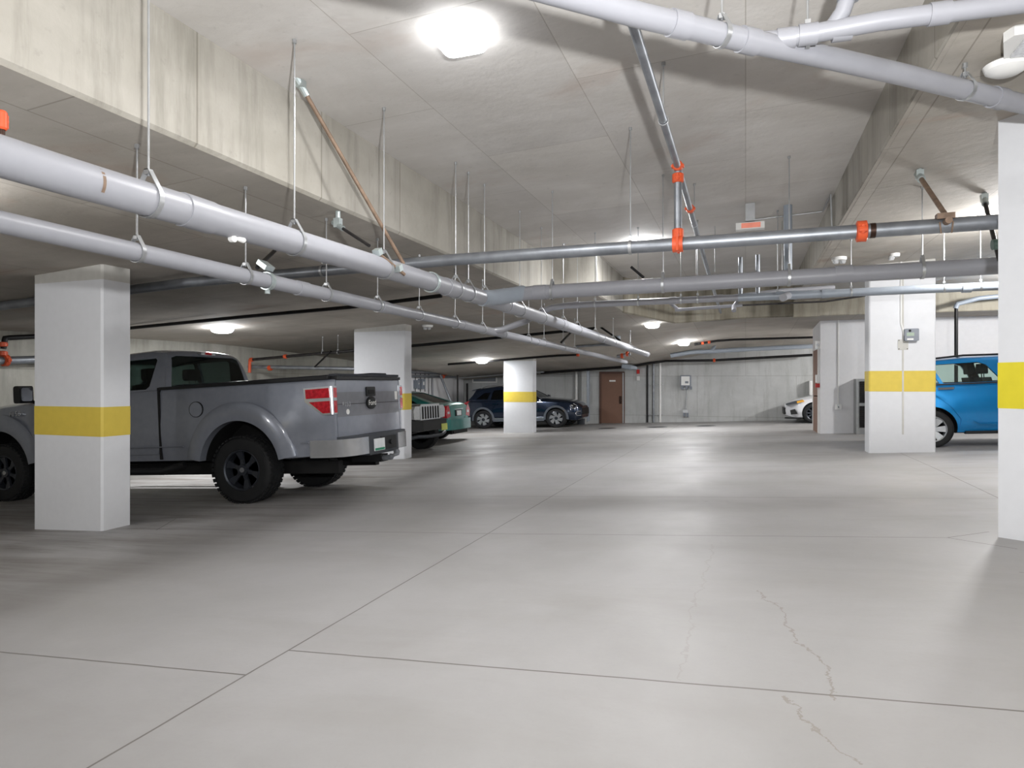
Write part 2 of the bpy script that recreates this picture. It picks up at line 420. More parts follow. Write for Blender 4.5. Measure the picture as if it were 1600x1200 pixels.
# beam faces that step down from the high bay
def face(pts, name, mat, ztop, zbot, ch=.035, sub=6):
    m = MB()
    for (x0, y0), (x1, y1) in zip(pts, pts[1:]):
        d = Vector((x1-x0, y1-y0)); nrm = Vector((-d.y, d.x)).normalized()*ch
        if name == 'trim_2': nrm = -nrm
        for k in range(sub):
            a, b = k/sub, (k+1)/sub
            P = [(x0+d.x*t, y0+d.y*t) for t in (a, b)]
            z = [(ztop(*p)+.02, zbot(*p)+ch, zbot(*p)) for p in P]
            (ax, ay), (bx, by) = P
            m.add([(ax, ay, z[0][0]), (bx, by, z[1][0]), (bx, by, z[1][1]), (ax, ay, z[0][1])], [(0, 1, 2, 3)])
            m.add([(ax, ay, z[0][1]), (bx, by, z[1][1]), (bx+nrm.x, by+nrm.y, z[1][2]), (ax+nrm.x, ay+nrm.y, z[0][2])], [(0, 1, 2, 3)])
    return struct(m.build(name, mat, smooth=False))
face(BAY[:4], 'trim_1', 'beam_concrete', z_high, z_low)
face([(1.07, -6), (1.07, 17)], 'trim_2', 'beam_concrete', z_high, z_right)
face(BAY[3:]+[(1.0701, 17.0)], 'trim_3', 'end_beam_concrete', z_high, z_low)
face([(1.07, 17), (XR+.4, 17)], 'trim_4', 'end_beam_concrete', lambda x, y: z_right(x, y), lambda x, y: z_low(x, y), ch=.02)
m = MB(); m.box((1.07, 16.72, z_low(1.4, 17)-.03), (1.62, 17.0, 3.22)); struct(m.build('trim_5', 'end_beam_concrete', smooth=False))
# walls
def wall(name, a, b, mat, t=.3, out=1, z0=-1.2, z1=4.0):
    d = Vector((b[0]-a[0], b[1]-a[1])); nrm = Vector((-d.y, d.x)).normalized()*t*out
    m = MB(); q = [a, b, (b[0]+nrm.x, b[1]+nrm.y), (a[0]+nrm.x, a[1]+nrm.y)]
    m.prism(q, 2, z0, z1); return struct(m.build(name, mat, smooth=False))
wall('wall_left', (x_left(YN), YN), (x_left(YB), YB), 'side_wall_concrete', out=1)
wall('wall_back', (-13.4, YB), (XR+.3, YB), 'wall_concrete', out=1)
wall('wall_right', (XR, YN), (XR, YB), 'side_wall_concrete', out=-1)
wall('wall_near', (-13.8, YN), (XR+.3, YN), 'wall_concrete', out=-1)
# white painted room on the right
m = MB(); m.box((1.76, 18.0, -.9), (XR, 19.9, 3.3)); struct(m.build('wall_room', 'white_wall_paint', smooth=False))
# pilaster and recess beside the far door
m = MB(); m.box((-6.05, 25.0, -.8), (-5.86, 25.4, 2.0)); struct(m.build('trim_6', 'wall_concrete', smooth=False))
# white panelled stretch of the left wall near the far corner
m = MB(); m.prism([(x_left(19.0)+.03, 19.0), (x_left(25.2)+.03, 25.2), (x_left(25.2)-.02, 25.2), (x_left(19.0)-.02, 19.0)], 2, -.9, 2.3); struct(m.build('trim_7', 'white_wall_paint', smooth=False))
# ---------------------------------------------------------------- columns
def column(x0, x1, y0, y1, band, label, top_bare=.18, yel='column_yellow', cham=.02, split=None):
    cx, cy = (x0+x1)/2, (y0+y1)/2; zb = min(fl(x0, y0), fl(x0, y1))-.03
    t = thing('concrete_column', label, 'column', (cx, cy, fl(cx, cy)), None)
    c = cham; pts = [(x0+c, y0), (x1-c, y0), (x1, y0+c), (x1, y1-c), (x1-c, y1), (x0+c, y1), (x0, y1-c), (x0, y0+c)]
    zt = lambda p: ceil(*p)+.05
    zs = [lambda p: zb, lambda p: band[0], lambda p: band[1], lambda p: min(zt(p), ceil(cx, cy))-top_bare, zt]
    for k, nm, mt in ((0, 'lower_shaft', 'column_paint'), (1, 'yellow_band', yel), (2, 'upper_shaft', 'column_paint'), (3, 'bare_head', 'column_bare')):
        m = MB(); n = 8; e = .003 if k == 1 else 0
        q = [(p[0]+math.copysign(e, p[0]-cx), p[1]+math.copysign(e, p[1]-cy)) for p in pts]
        vs = [(p[0], p[1], zs[k](p)) for p in q]+[(p[0], p[1], zs[k+1](p)) for p in q]
        m.add(vs, [tuple(range(8))[::-1], tuple(range(8, 16))]+[(i, (i+1) % n, n+(i+1) % n, n+i) for i in range(n)])
        ob = m.build(nm, mt, t, smooth=False, world=True)
        if k == 1: part_label(ob, 'painted yellow warning band')
    return t
column(-7.645, -6.575, 5.17, 5.53, (.662, .985), 'large white column with a yellow band standing in front of the grey pickup truck', .13)
column(-8.16, -6.88, 12.41, 12.72, (.668, 1.02), 'white column with a yellow band between the pickup tailgate and the black vehicle', .1)
column(-7.6, -6.56, 20.4, 20.75, (.61, .95), 'distant white column with a yellow band in front of the dark blue vehicle', .06)
c4 = column(1.94, 2.90, 12.26, 12.7, (1.105, 1.445), 'wide white column with a yellow band beside the bright blue car, with a grey gas sensor on it', .02)
column(1.775, 2.9, 5.69, 5.93, (1.06, 1.40), 'nearest white column with a bright yellow band at the right edge', .03, 'bright_yellow', cham=.12)
m = MB(); m.box((2.42, 12.253, .4), (2.445, 12.262, 3.2)); m.build('joint_strip', 'column_bare', c4, smooth=False, world=True)
# ---------------------------------------------------------------- ceiling lights
def light(x, y, label, pw=80, s=.33, zz=None):
    z = ceil(x, y) if zz is None else zz
    t = thing('ceiling_light', label, 'light', (x, y, z), None)
    m = MB(); m.rbox((-s*.42, -s*.42, -.035), (s*.42, s*.42, .0), .03, 2); m.build('base_plate', 'device_white', t)
    m = MB(); rings = []; n = 4
    prof = [(.5, -.03), (.5, -.055), (.43, -.095), (.3, -.115), (.0, -.12)]
    def sq(k, z):
        out = []
        for cx, cy, a0 in ((1, 1, 0), (-1, 1, 90), (-1, -1, 180), (1, -1, 270)):
            for j in range(4):
                a = math.radians(a0+30*j); r = k*.35; out.append((s*(cx*(k-r)+r*math.cos(a)), s*(cy*(k-r)+r*math.sin(a)), z))
        return out
    R = [sq(k, z) for k, z in prof[:-1]]+[sq(.02, -.12)]; vs = sum(R, [])
    fs = [tuple(range(16))]+[(k*16+i, k*16+(i+1) % 16, (k+1)*16+(i+1) % 16, (k+1)*16+i) for k in range(len(R)-1) for i in range(16)]+[tuple(range(len(vs)-16, len(vs)))]
    m.add(vs, fs); part_label(m.build('diffuser', 'lamp_lit_near' if pw < 40 else 'lamp_lit', t), 'lit frosted diffuser')
    l = bpy.data.lights.new('lamp', 'AREA'); l.shape = 'SQUARE'; l.size = s*.9; l.energy = pw; l.color = LC; lo = bpy.data.objects.new('lamp', l); C.objects.link(lo); lo.parent = t; lo.location = (0, 0, -.125)
    return t
LC = (1, .99, .985)
a = at_z(718, 52, 3.54); light(a.x, a.y, 'large square lit lamp on the high ceiling, nearest to the viewer', 36)
a = at_z(1003, 379, 3.56); light(a.x, a.y, 'lit lamp on the high ceiling half hidden behind the dark steel pipe', 50)
a = on(347, 511, z_low); light(a.x, a.y, 'lit lamp on the low ceiling above the grey pickup truck', 85)
a = on(753, 562, z_low); light(a.x, a.y, 'lit lamp on the low ceiling above the dark blue vehicle', 42)
a = on(1019, 505, z_low); light(a.x, a.y, 'lit lamp under the low far ceiling, left of the end beam stains', 28)
a = on(1068, 534, z_low); light(a.x, a.y, 'lit lamp near the back wall, above the grey electrical panel', 62)
a = on(700, 567, z_low)
# ================================================================ PIPES
ORD = ['first', 'second', 'third', 'fourth', 'fifth', 'sixth', 'seventh', 'eighth', 'ninth', 'tenth', 'eleventh', 'twelfth', 'thirteenth', 'fourteenth']
def lerp_path(path, k, v):
    for a, b in zip(path, path[1:]):
        if min(a[k], b[k])-1e-6 <= v <= max(a[k], b[k])+1e-6:
            t = (v-a[k])/(b[k]-a[k]) if b[k] != a[k] else 0
            return Vector([a[i]+(b[i]-a[i])*t for i in range(3)])
    return Vector(path[-1])
def pipe(name, label, cat, path, r, mat, sleeves=(), smat=None, sr=1.12, sl=.09, coup=(), n=20):
    p0 = Vector(path[0]); t = thing(name, label, cat, p0)
    m = MB(); m.tube(path, r, n); m.build('pipe_run', mat, t, world=True)
    for q, d in sleeves:
        q = Vector(q); d = Vector(d).normalized(); m = MB(); m.tube([q-d*sl, q+d*sl], r*sr, n); m.build('coupling_sleeve', smat or mat, t, world=True)
    for q, d in coup: coupling(q, d, r, t)
    return t
def coupling(q, d, r, t, rr=1.5):
    q = Vector(q); d = Vector(d).normalized(); m = MB(); w = max(.042, r*.6)
    m.tube([q-d*w, q-d*w*.8, q+d*w*.8, q+d*w], [r*1.15, r*rr, r*rr, r*1.15], 16)
    side = d.cross(Vector((0, 0, 1))) if abs(d.z) < .9 else Vector((0, 1, 0)); side.normalize(); up = d.cross(side).normalized()
    for s in (-1, 1):
        c = q+side*s*r*1.45; m.tube([c-up*r*.55, c+up*r*.55], r*.28, 8); m.tube([c-d*w*.7, c+d*w*.7], r*.45, 8)
    o = m.build('grooved_coupling', 'orange_iron', t, world=True); part_label(o, 'orange grooved coupling'); return o
def hanger(p, r, axis, name, label, group, clevis=True, top=None, mat='galvanised', rod_r=.0055):
    """threaded rod from the slab and a ring around the pipe; axis = pipe direction"""
    p = Vector(p); zt = ceil(p.x, p.y) if top is None else top
    t = thing(name, label, 'hanger', (p.x, p.y, zt), group)
    apex = p.z+r*1.75
    m = MB(); m.tube([(p.x, p.y, zt+.005), (p.x, p.y, apex-.03)], rod_r, 8); m.tube([(p.x, p.y, zt), (p.x, p.y, zt-.025)], .014, 8); m.build('threaded_rod', mat, t, world=True)
    d = Vector(axis).normalized(); side = d.cross(Vector((0, 0, 1))).normalized(); m = MB(); w = .014 if r > .05 else .010
    prof = []
    R = r+.004
    for k in range(0, 25):
        a = math.radians(-200+k*220/24) if False else math.radians(205-k*230/24-0)
        prof.append((R*math.cos(a), R*math.sin(a)))
    # closed band: circle part, then straight arms up to the apex nut
    circ = [(R*math.cos(math.radians(25-k*230/24)), R*math.sin(math.radians(25-k*230/24))) for k in range(25)]
    loop = [(0.012, r*1.75)]+circ+[(-0.012, r*1.75)] if clevis else [(R*math.cos(2*PI*k/28+PI/2), R*math.sin(2*PI*k/28+PI/2)) for k in range(28)]
    nn = len(loop); th = .004; vs = []
    for (a, b) in loop:
        l = math.hypot(a, b) or 1; oa, ob = a*(1+th/l), b*(1+th/l)
        for (u, v, e) in ((a, b, -w), (a, b, w), (oa, ob, w), (oa, ob, -w)): vs.append(p+side*u+Vector((0, 0, v))+d*e)
    fs = [(i*4+j, i*4+(j+1) % 4, ((i+1) % nn)*4+(j+1) % 4, ((i+1) % nn)*4+j) for i in range(nn) for j in range(4)]
    m.add(vs, fs); m.box((p.x-.014, p.y-.014, apex-.022), (p.x+.014, p.y+.014, apex+.004)); m.build('ring', mat, t, world=True)
    return t
def wl(px, py, off=.2):
    r = ray(px, py); t = (-12.9+off)/(r[0]-1.7/25.4*r[1]); return Vector((r[0]*t, r[1]*t, HC+r[2]*t))
YD = Vector((0, 1, 0)); XD = Vector((1, 0, 0))
# P1: thick white drain along the aisle
P1 = [(-2.8, -4, 2.13), (-2.8, 2, 2.155), (-2.8, 4.9, 2.195), (-2.8, 7.1, 2.21), (-2.8, 12, 2.18), (-2.8, 19.8, 2.11)]
p1y = [at_x(px, 400, -2.8).y for px in (218, 452, 595, 700, 740, 805)]
SL = [(lerp_path(P1, 1, y), YD) for y in (2.75, 5.95, 6.55, 7.7, 10.2, 13.4)]
t = pipe('drain_pipe', 'thickest white plastic drain pipe running from the left edge deep into the garage', 'pipe', P1, .084, 'pvc_white', SL, sr=1.07, sl=.1)
m = MB(); m.lathe([(.09, 0), (.09, .1), (.075, .13), (0, .14)], 1, (-2.8, 19.8, 2.11), 16); m.build('end_cap', 'pvc_white', t, world=True)
q = Vector((-2.8, at_x(360, 360, -2.8).y, 2.165)); m = MB(); m.lathe([(0, -.04), (.02, -.02), (.022, .01), (0, .03)], 0, q+Vector((.02, 0, -.085)), 10); m.lathe([(0, -.05), (.015, -.02), (.018, .02), (0, .05)], 1, q+Vector((.03, .05, -.08)), 10); m.build('sealant_blob', 'device_white', t, world=True)
q = at_x(143, 290, -2.8).y; m = MB(); vs = []
for i in range(9):
    a = math.radians(70-i*13)
    for e in (-.008, .008): vs += [(-2.8+.0846*math.cos(a), q+e, 2.155+.0846*math.sin(a)), (-2.8+.082*math.cos(a), q+e, 2.155+.082*math.sin(a))]
fs = []
for i in range(8):
    b = i*4; fs += [(b, b+2, b+6, b+4), (b+1, b+5, b+7, b+3)]
m.add(vs, fs); part_label(m.build('rust_mark', 'rusty_strut', t, world=True), 'rusty brown mark')
hy = [at_x(px, 400, -2.8).y for px in (232, 460, 600, 700, 712, 732, 757, 812, 846, 880, 902, 930, 958, 985)]
for k, y in enumerate(hy):
    if k in (3,): continue
    hanger(lerp_path(P1, 1, y), .084, YD, 'pipe_hanger', 'galvanised clevis hanger holding the thickest white drain pipe, %s from the viewer' % ORD[k if k < 3 else k-1], 'hangers on the thickest drain pipe')
# P2: thinner white drain, parallel, hung under the low slab
P2 = [(-3.62, -4, 2.085), (-3.56, 1.5, 2.07), (-3.55, 4.4, 2.05), (-3.55, 8, 2.02), (-3.55, 20.6, 1.9)]
SL = [(lerp_path(P2, 1, y), YD) for y in (4.62, 5.95, 8.0, 11.3, 14.0)]
t = pipe('drain_pipe', 'slimmer white plastic drain pipe running below and left of the thickest one', 'pipe', P2, .058, 'pvc_white', SL, sr=1.09, sl=.07)
hy = [at_x(px, 400, -3.55).y for px in (215, 384, 510, 590, 655, 711, 754, 787, 826, 850, 880, 898)]
for k, y in enumerate(hy):
    hanger(lerp_path(P2, 1, y), .058, YD, 'pipe_hanger', 'galvanised clevis hanger holding the slimmer white drain pipe, %s from the viewer' % ORD[k], 'hangers on the slimmer drain pipe')
# S1: dark steel main across the whole width
S1 = [(-12.0, 6.0, 2.12), (-9.4, 6.0, 2.295), (-6.2, 6.0, 2.44), (-2.8, 6.0, 2.49), (12.6, 6.0, 2.49)]
a = at_y(1346, 362, 6.0); b = at_y(1064, 380, 6.0)
t = pipe('steel_main_pipe', 'thick dark steel fire main crossing the whole garage from side to side', 'pipe', S1, .058, 'dull_steel', coup=[((a.x, 6, 2.49), XD)], n=24)
m = MB(); m.tube([(a.x+.06, 6, 2.49), (a.x+.1, 6, 2.49)], .061, 20); m.build('sealant_ring', 'brass', t, world=True)
for k, px in enumerate((505, 985, 1229)):
    a = at_y(px, 380, 6.0); 
    if k == 2: continue
    hanger((a.x, 6.0, lerp_path(S1, 0, a.x).z), .058, XD, 'pipe_hanger', ['galvanised ring hanger on the dark steel fire main under the low slab', 'tall galvanised ring hanger on the dark steel fire main left of the orange coupling'][k], 'hangers on the fire main', clevis=False)
# S2: steel branch line running into the depth under the high slab
S2 = [(-.57, -4, 3.18), (-.57, 6, 3.18), (-.57, 10.6, 3.05), (-.57, 16.6, 2.95)]
cp = [((-.57, 6.0-.02, 3.18), YD), ((-.57, 7.35, 3.145), YD)]
t = pipe('sprinkler_pipe', 'dark steel sprinkler pipe under the high ceiling running into the distance past orange couplings', 'pipe', S2, .03, 'dull_steel', coup=cp, n=16)
for k, y in enumerate((3.3, 4.9, 8.0)):
    p = lerp_path(S2, 1, y); hanger(p, .03, YD, 'pipe_hanger', 'small galvanised ring hanger on the high sprinkler pipe, %s from the viewer' % ORD[k], 'hangers on the high sprinkler pipe', clevis=False)
# riser linking them
t = pipe('riser_pipe', 'short vertical steel riser between two orange couplings above the fire main', 'pipe', [(-.57, 6.0, 3.15), (-.57, 6.0, 2.5)], .034, 'dull_steel', coup=[((-.57, 6, 3.08), (0, 0, 1)), ((-.57, 6, 2.585), (0, 0, 1))], n=16)
m = MB(); m.tube([(-.57-.045, 6, 2.49), (-.57+.045, 6, 2.49)], .073, 20); m.tube([(-.57, 5.93, 2.42), (-.57, 5.93, 2.56)], .012, 8)
m.tube([(-.57, 6.07, 2.42), (-.57, 6.07, 2.56)], .012, 8); part_label(m.build('pipe_tee_clamp', 'orange_iron', t, world=True), 'orange clamp tee around the fire main')
# B1: thick white lateral joining P1 with a wye
zb = lambda x: 2.335+.0092*(x+2.5)
B1 = [(-2.8, 6.95, 2.215), (-2.72, 7.12, 2.25), (-2.6, 7.35, 2.30), (-2.42, 7.5, zb(-2.42)), (-2.2, 7.5, zb(-2.2)), (3.95, 7.5, zb(3.95)), (5.2, 7.5, zb(5.2))]
sl = [((-2.32, 7.5, zb(-2.32)), XD), ((at_y(1318, 430, 7.5).x, 7.5, zb(1.8)), XD)]
t = pipe('drain_pipe', 'thick white drain pipe crossing from the long drain to the right, below the steel main', 'pipe', B1, .083, 'pvc_white', sl, sr=1.07, sl=.08, n=24)
m = MB(); m.tube([(-2.8, 6.8, 2.205), (-2.76, 7.02, 2.23), (-2.62, 7.3, 2.29), (-2.52, 7.45, 2.33)], .092, 20); m.build('wye_fitting', 'pvc_grey', t, world=True)
for k, px in enumerate((863, 1036, 1233, 1441)):
    a = at_y(px, 430, 7.5); hanger((a.x, 7.5, zb(a.x)), .083, XD, 'pipe_hanger', 'long-strapped galvanised hanger on the thick white cross drain, %s from the left' % ORD[k], 'hangers on the thick cross drain')
# B2/G1: thinner lateral farther back
zc = lambda x: 2.445+.0045*(x+2.6)
B2 = [(-3.55, 9.0, 2.015), (-3.48, 9.25, 2.05), (-3.22, 9.6, 2.2), (-3.0, 9.78, 2.36), (-2.85, 9.8, 2.42), (-2.6, 9.8, zc(-2.6)), (-.1, 9.8, zc(-.1))]
sl = [((-2.45, 9.8, zc(-2.45)), XD), ((-1.0, 9.8, zc(-1)), XD), ((-.35, 9.8, zc(-.35)), XD)]
t = pipe('drain_pipe', 'slim white branch drain just below the thick cross drain, left half', 'pipe', B2, .048, 'pvc_white', sl, sr=1.15, sl=.05)
m = MB(); m.tube([(-.3, 9.8, zc(-.3)), (-.05, 9.85, zc(0)+.03), (.5, 10.2, zc(0)+.12), (1.2, 10.4, zc(0)+.16)], .036, 14); m.build('branch_wye', 'pvc_white', t, world=True)
G1 = [(-.1, 9.8, zc(-.1)), (6.4, 9.8, zc(6))]
sl = [((at_y(px, 450, 9.8).x, 9.8, zc(1)), XD) for px in (1218, 1240, 1290, 1510)]
t = pipe('drain_pipe', 'slim grey branch drain behind the thick cross drain, right half', 'pipe', G1, .055, 'pvc_grey', sl, sr=1.12, sl=.05)
m = MB(); x = at_y(1232, 460, 9.8).x; m.tube([(x, 9.8, zc(x)), (x-.05, 9.5, zc(x)-.05), (x-.1, 9.2, zc(x)-.1)], .05, 14); m.build('cleanout_stub', 'pvc_white', t, world=True)
for k, px in enumerate((930, 997, 1064, 1090, 1215, 1330, 1475, 1532)):
    a = at_y(px, 450, 9.8); hanger((a.x, 9.8, zc(a.x)), .05, XD, 'pipe_hanger', 'thin galvanised hanger on the slim cross drain, %s from the left' % ORD[k], 'hangers on the slim cross drain', clevis=False)
# low branch with an elbow ring under the grey drain
a = at_y(1045, 472, 10.5); b = at_y(1060, 484, 10.5); c = at_y(1160, 477, 10.5); d = at_y(1290, 471, 10.5)
t = pipe('drain_pipe', 'thin white pipe with a dropped elbow below the slim grey drain', 'pipe', [a, b, c], .026, 'pvc_white', [(b, XD)], sl=.05)
e = at_y(1147, 478, 10.5); m = MB(); m.tube([e, e+Vector((.0, -.12, -.05)), e+Vector((0, -.16, -.09))], .034, 12); m.tube([e, e+Vector((.06, 0, .09))], .026, 12); m.build('elbow', 'pvc_white', t, world=True)
pipe('conduit', 'thin dark conduit continuing right from the thin white pipe', 'conduit', [c, d, at_y(1352, 462, 10.5)], .014, 'dark_steel')
# top right: white drains close to the camera
T = [at_z(px, py, z) for px, py, z in ((840, -20, 3.0), (1000, 24, 3.0), (1169, 64, 3.0), (1262, 83, 3.0), (1412, 117, 3.01), (1562, 154, 3.02), (1640, 172, 3.02))]
dT = (T[2]-T[1]).normalized(); T = [T[0]-dT*1.2]+T
dd = (T[5]-T[4]).normalized()
t = pipe('drain_pipe', 'white drain pipe slanting across the top right corner down towards the near column', 'pipe', T, .057, 'pvc_white', [(T[3], dT), (T[2]+dT*.22, dT), (T[6]-dd*.02, dd)], sr=1.13, sl=.05, n=24)
U = [at_z(px, py, 3.03) for px, py in ((1165, 66), (1215, 62), (1262, 54), (1375, 33), (1600, 4), (1700, -9))]
du = (U[4]-U[3]).normalized()
t2 = pipe('drain_pipe', 'slimmer white drain pipe branching off towards the top right corner', 'pipe', U, .046, 'pvc_white', [(U[1]+du*.04, du), (U[2], du), (U[4]-du*.35, du), (U[2]+du*.16, du)], sr=1.16, sl=.045, n=24)
a = U[2]+du*.1; m = MB(); m.tube([a, a+Vector((.06, -.02, .08)), a+Vector((.09, -.05, .17)), (a.x+.09, a.y-.05, z_high(a.x+.09)-.002)], .04, 16)
m.tube([a+Vector((.08, -.04, .12)), a+Vector((.09, -.05, .2))], .05, 16); m.build('vertical_stub', 'pvc_white', t2, world=True)
for k, (px, py) in enumerate(((1128, 54), (1508, 140))):
    p = at_z(px, py, 3.0 if k == 0 else 3.02); hanger(p, .057, dT, 'pipe_hanger', ['galvanised hanger on the slanting white drain, nearer the picture middle', 'short galvanised hanger on the slanting white drain, near the column'][k], 'hangers on the slanting drain')
p = at_z(1262, 58, 3.03)
hanger(p, .047, du, 'pipe_hanger', 'thin rod hanger at the white wye fitting near the top right', 'hangers on the slanting drain', clevis=False)
# sprinkler branch lines under the low slab
def spr(label, pts, r, mat='black_steel', coup=(), cat='pipe', name='sprinkler_pipe'):
    P = []
    for a, b in zip(pts, pts[1:]):
        for k in range(6 if b is not pts[-1] else 7):
            q = a+(b-a)*(k/6); q = Vector(q); q.z = min(q.z, ceil(q.x, q.y)-r-.006); P.append(q)
    coup = [(Vector((q.x, q.y, min(q.z, ceil(q.x, q.y)-r-.006))), d) for q, d in coup]
    return pipe(name, label, cat, P, r, mat, coup=coup, n=12)
y = 8.75; q = [at_y(100, 520, y), at_y(200, 513, y), at_y(380, 495, y), at_y(547, 480, y), at_y(690, 462, y)]
spr('black sprinkler pipe under the low slab above the pickup cab', q, .03)
y = 15.1; q = [at_y(500, 552, y), at_y(642, 540.5, y), at_y(785, 527, y), at_y(930, 513, y)]
spr('black sprinkler pipe passing behind the second column at its top', q, .036)
y = 13.0; q = [at_y(393, 562, y), at_y(470, 555, y), at_y(562, 547, y), at_y(640, 541, y)]
t = spr('green grey sprinkler pipe with an orange elbow behind the pickup bed', q, .034, 'dark_steel', [(q[0], XD), (at_y(446, 557, y), XD)])
p = q[0]; m = MB(); m.tube([p, p-Vector((.05, 0, .02)), p-Vector((.06, 0, .32))], .04, 12); m.build('orange_elbow', 'orange_iron', t, world=True)
y = 13.25; q = [at_y(388, 573, y), at_y(425, 573.5, y), at_y(640, 578, y)]
spr('level steel pipe below the sprinkler pipe behind the pickup bed', q, .045, 'dull_steel', [(at_y(422, 575, y), XD)])
for k, px in enumerate((504, 528)):
    a = at_y(px, 551, 13.0); hanger(a, .034, XD, 'pipe_hanger', 'thin hanger on the sprinkler pipe behind the pickup bed, %s' % ['left one', 'right one'][k], 'hangers behind the pickup', clevis=False)
pipe('sway_brace', 'dark slanting brace rod above the pickup bed cover', 'brace', [at_y(517, 549, 12.95), at_y(492, 573, 13.15)], .02, 'black_steel')
y = 20.15; q = [at_y(700, 566, y), at_y(840, 557, y), at_y(903, 554.5, y)]
spr('dark sprinkler pipe crossing the head of the distant column to an orange coupling', q, .034, 'black_steel', [(q[2], XD)])
y = 24.4; q = [at_y(845, 576, y), at_y(905, 572, y), at_y(1040, 564, y), at_y(1116, 563, y), at_y(1290, 553.5, y)]
spr('lowest dark pipe along the back wall above the brown door', q, .045, 'black_steel', [(at_y(1116, 563, y), XD)])
y = 23.2; q = [at_y(1048, 551, y), at_y(1110, 549, y), at_y(1160, 546, y), at_y(1290, 540, y)]
t = spr('grey duct-like pipe with a hanging tee along the far end of the garage', q, .075, 'pvc_grey')
a = at_y(1112, 548, y); m = MB(); m.tube([a, a+Vector((.12, 0, .16)), (a.x+.14, a.y, z_low(a.x, a.y))], .07, 12); m.build('riser', 'pvc_grey', t, world=True)
y = 21.5; q = [at_y(1085, 533, y), at_y(1092, 532.5, y), at_y(1120, 531.5, y), at_y(1290, 526.5, y)]
t = spr('dark sprinkler pipe with an orange valve under the far end beam', q, .034, 'black_steel', [(at_y(1098, 532, y), XD), (at_y(1108, 533, y), XD), (at_y(977, 558, y), XD)][:2])
y = 19.9; a = at_y(900, 542, y); b = at_y(976, 555, y)
pipe('sprinkler_valve', 'orange sprinkler valve between the ends of the two long white drains', 'valve', [at_y(964, 557, y), at_y(985, 553, y)], .05, 'dull_steel', coup=[(at_y(972, 556, y), XD), (at_y(980, 553, y), XD)])
q = [at_y(885, 532, 17.4), at_y(940, 541, 19.5), at_y(975, 546, 20)]
spr('dark steel pipe seen between the two long white drains', [at_y(900, 536, 18.5), at_y(985, 541, 18.5)], .035, 'dull_steel')
# left wall services
y = 6.6
t = spr('steel pipe with orange elbows on the left wall beyond the pickup hood', [wl(-30, 564, .3), wl(20, 563, .3), wl(50, 562, .3), wl(90, 561, .3)], .07, 'dull_steel', [(wl(8, 563, .3), YD)])
t = spr('dark pipe rising to an orange elbow on the left wall', [wl(5, 545, .3), wl(8, 528, .3), wl(50, 526, .3), wl(90, 524, .3)], .045, 'black_steel', [(wl(4, 538, .3), (0, 0, 1)), (wl(4, 552, .3), (0, 0, 1))])
t = pipe('sprinkler', 'small brass and orange sprinkler above the thick drain at the left edge', 'sprinkler', [at_x(2, 206, -3.1)+Vector((0, 0, -.06)), at_x(2, 206, -3.1), at_x(2, 186, -3.1)+Vector((0, 0, .02))], .014, 'brass')
coupling(at_x(2, 188, -3.1), (0, 0, 1), .016, t)
# far left corner
y = 24.2; q = [at_y(640, 582, y), at_y(715, 581, y), at_y(790, 578, y), at_y(850, 574, y)]
spr('white pipe crossing in front of the far vent grille', [at_y(712, 581, y), at_y(790, 578, y), at_y(850, 574, y)], .035, 'galvanised')
xw = -11.15
for nm, pts, r, mat, lab in (
    ('steel_pipe', [wl(600, 577, .22), wl(643, 581, .22), wl(718, 584, .22)], .06, 'dull_steel', 'thick steel pipe along the far left wall, above the green car'),
    ('steel_pipe', [wl(600, 586, .22), wl(643, 587.5, .22), wl(712, 589, .22)], .05, 'dull_steel', 'second steel pipe right below the thick one on the far left wall')):
    pipe(nm, lab, 'pipe', pts, r, mat, coup=[(pts[1]+(pts[2]-pts[1])*.68, pts[2]-pts[1])])
pipe('steel_pipe', 'vertical dark pipe dropping by the far left corner', 'pipe', [at_y(715, 586, 23.6), at_y(715, 640, 23.6)], .035, 'dark_steel')
pipe('sway_brace', 'slanting grey brace pole leaning on the far left wall', 'brace', [at_y(688, 586, 22.6), at_y(707, 634, 22.6)], .045, 'dull_steel')
pipe('conduit', 'thin dark upright conduit between the corner pipe and the vent', 'conduit', [at_y(730, 599, 25.2), at_y(730, 632, 25.2)], .04, 'black_steel')
for k, px in enumerate((649, 657, 664, 670)):
    pipe('conduit', 'thin dark upright conduit on the far left wall, %s from the left' % ORD[k], 'conduit', [wl(px, 568, .1), wl(px, 612 if k != 3 else 620, .1)], .016, 'dark_steel')
pipe('conduit', 'pale upright pipe right of the meter boxes on the far left wall', 'conduit', [wl(676, 590, .1), wl(676, 618, .1)], .03, 'pvc_white')
for k, (a, b, c_, d_) in enumerate(((652, 594, 657, 607), (659, 592, 665, 608))):
    p = wl(a, b, .2); q = wl(c_, d_, .2); t = thing('meter_box', 'grey meter box on the far left wall, %s of the two' % ['left', 'right'][k], 'box', (p.x-.12, (p.y+q.y)/2, q.z))
    m = MB(); m.box((p.x-.16, p.y, q.z), (p.x, q.y, p.z)); m.build('housing', 'device_grey', t, world=True, smooth=False)
    m = MB(); m.box((p.x, p.y+.1, q.z+.15), (p.x+.02, q.y-.1, p.z-.1)); m.build('cover', 'device_white', t, world=True, smooth=False)
for k, ((a, b), (c_, d_)) in enumerate((((679, 570), (675, 582)), ((727, 568), (710, 580)))):
    pipe('sway_brace', ['short black brace by the meter boxes', 'black slanting brace left of the vent grille'][k], 'brace', [at_y(a, b, 22.5), at_y(c_, d_, 22.7)], .035, 'black_steel')
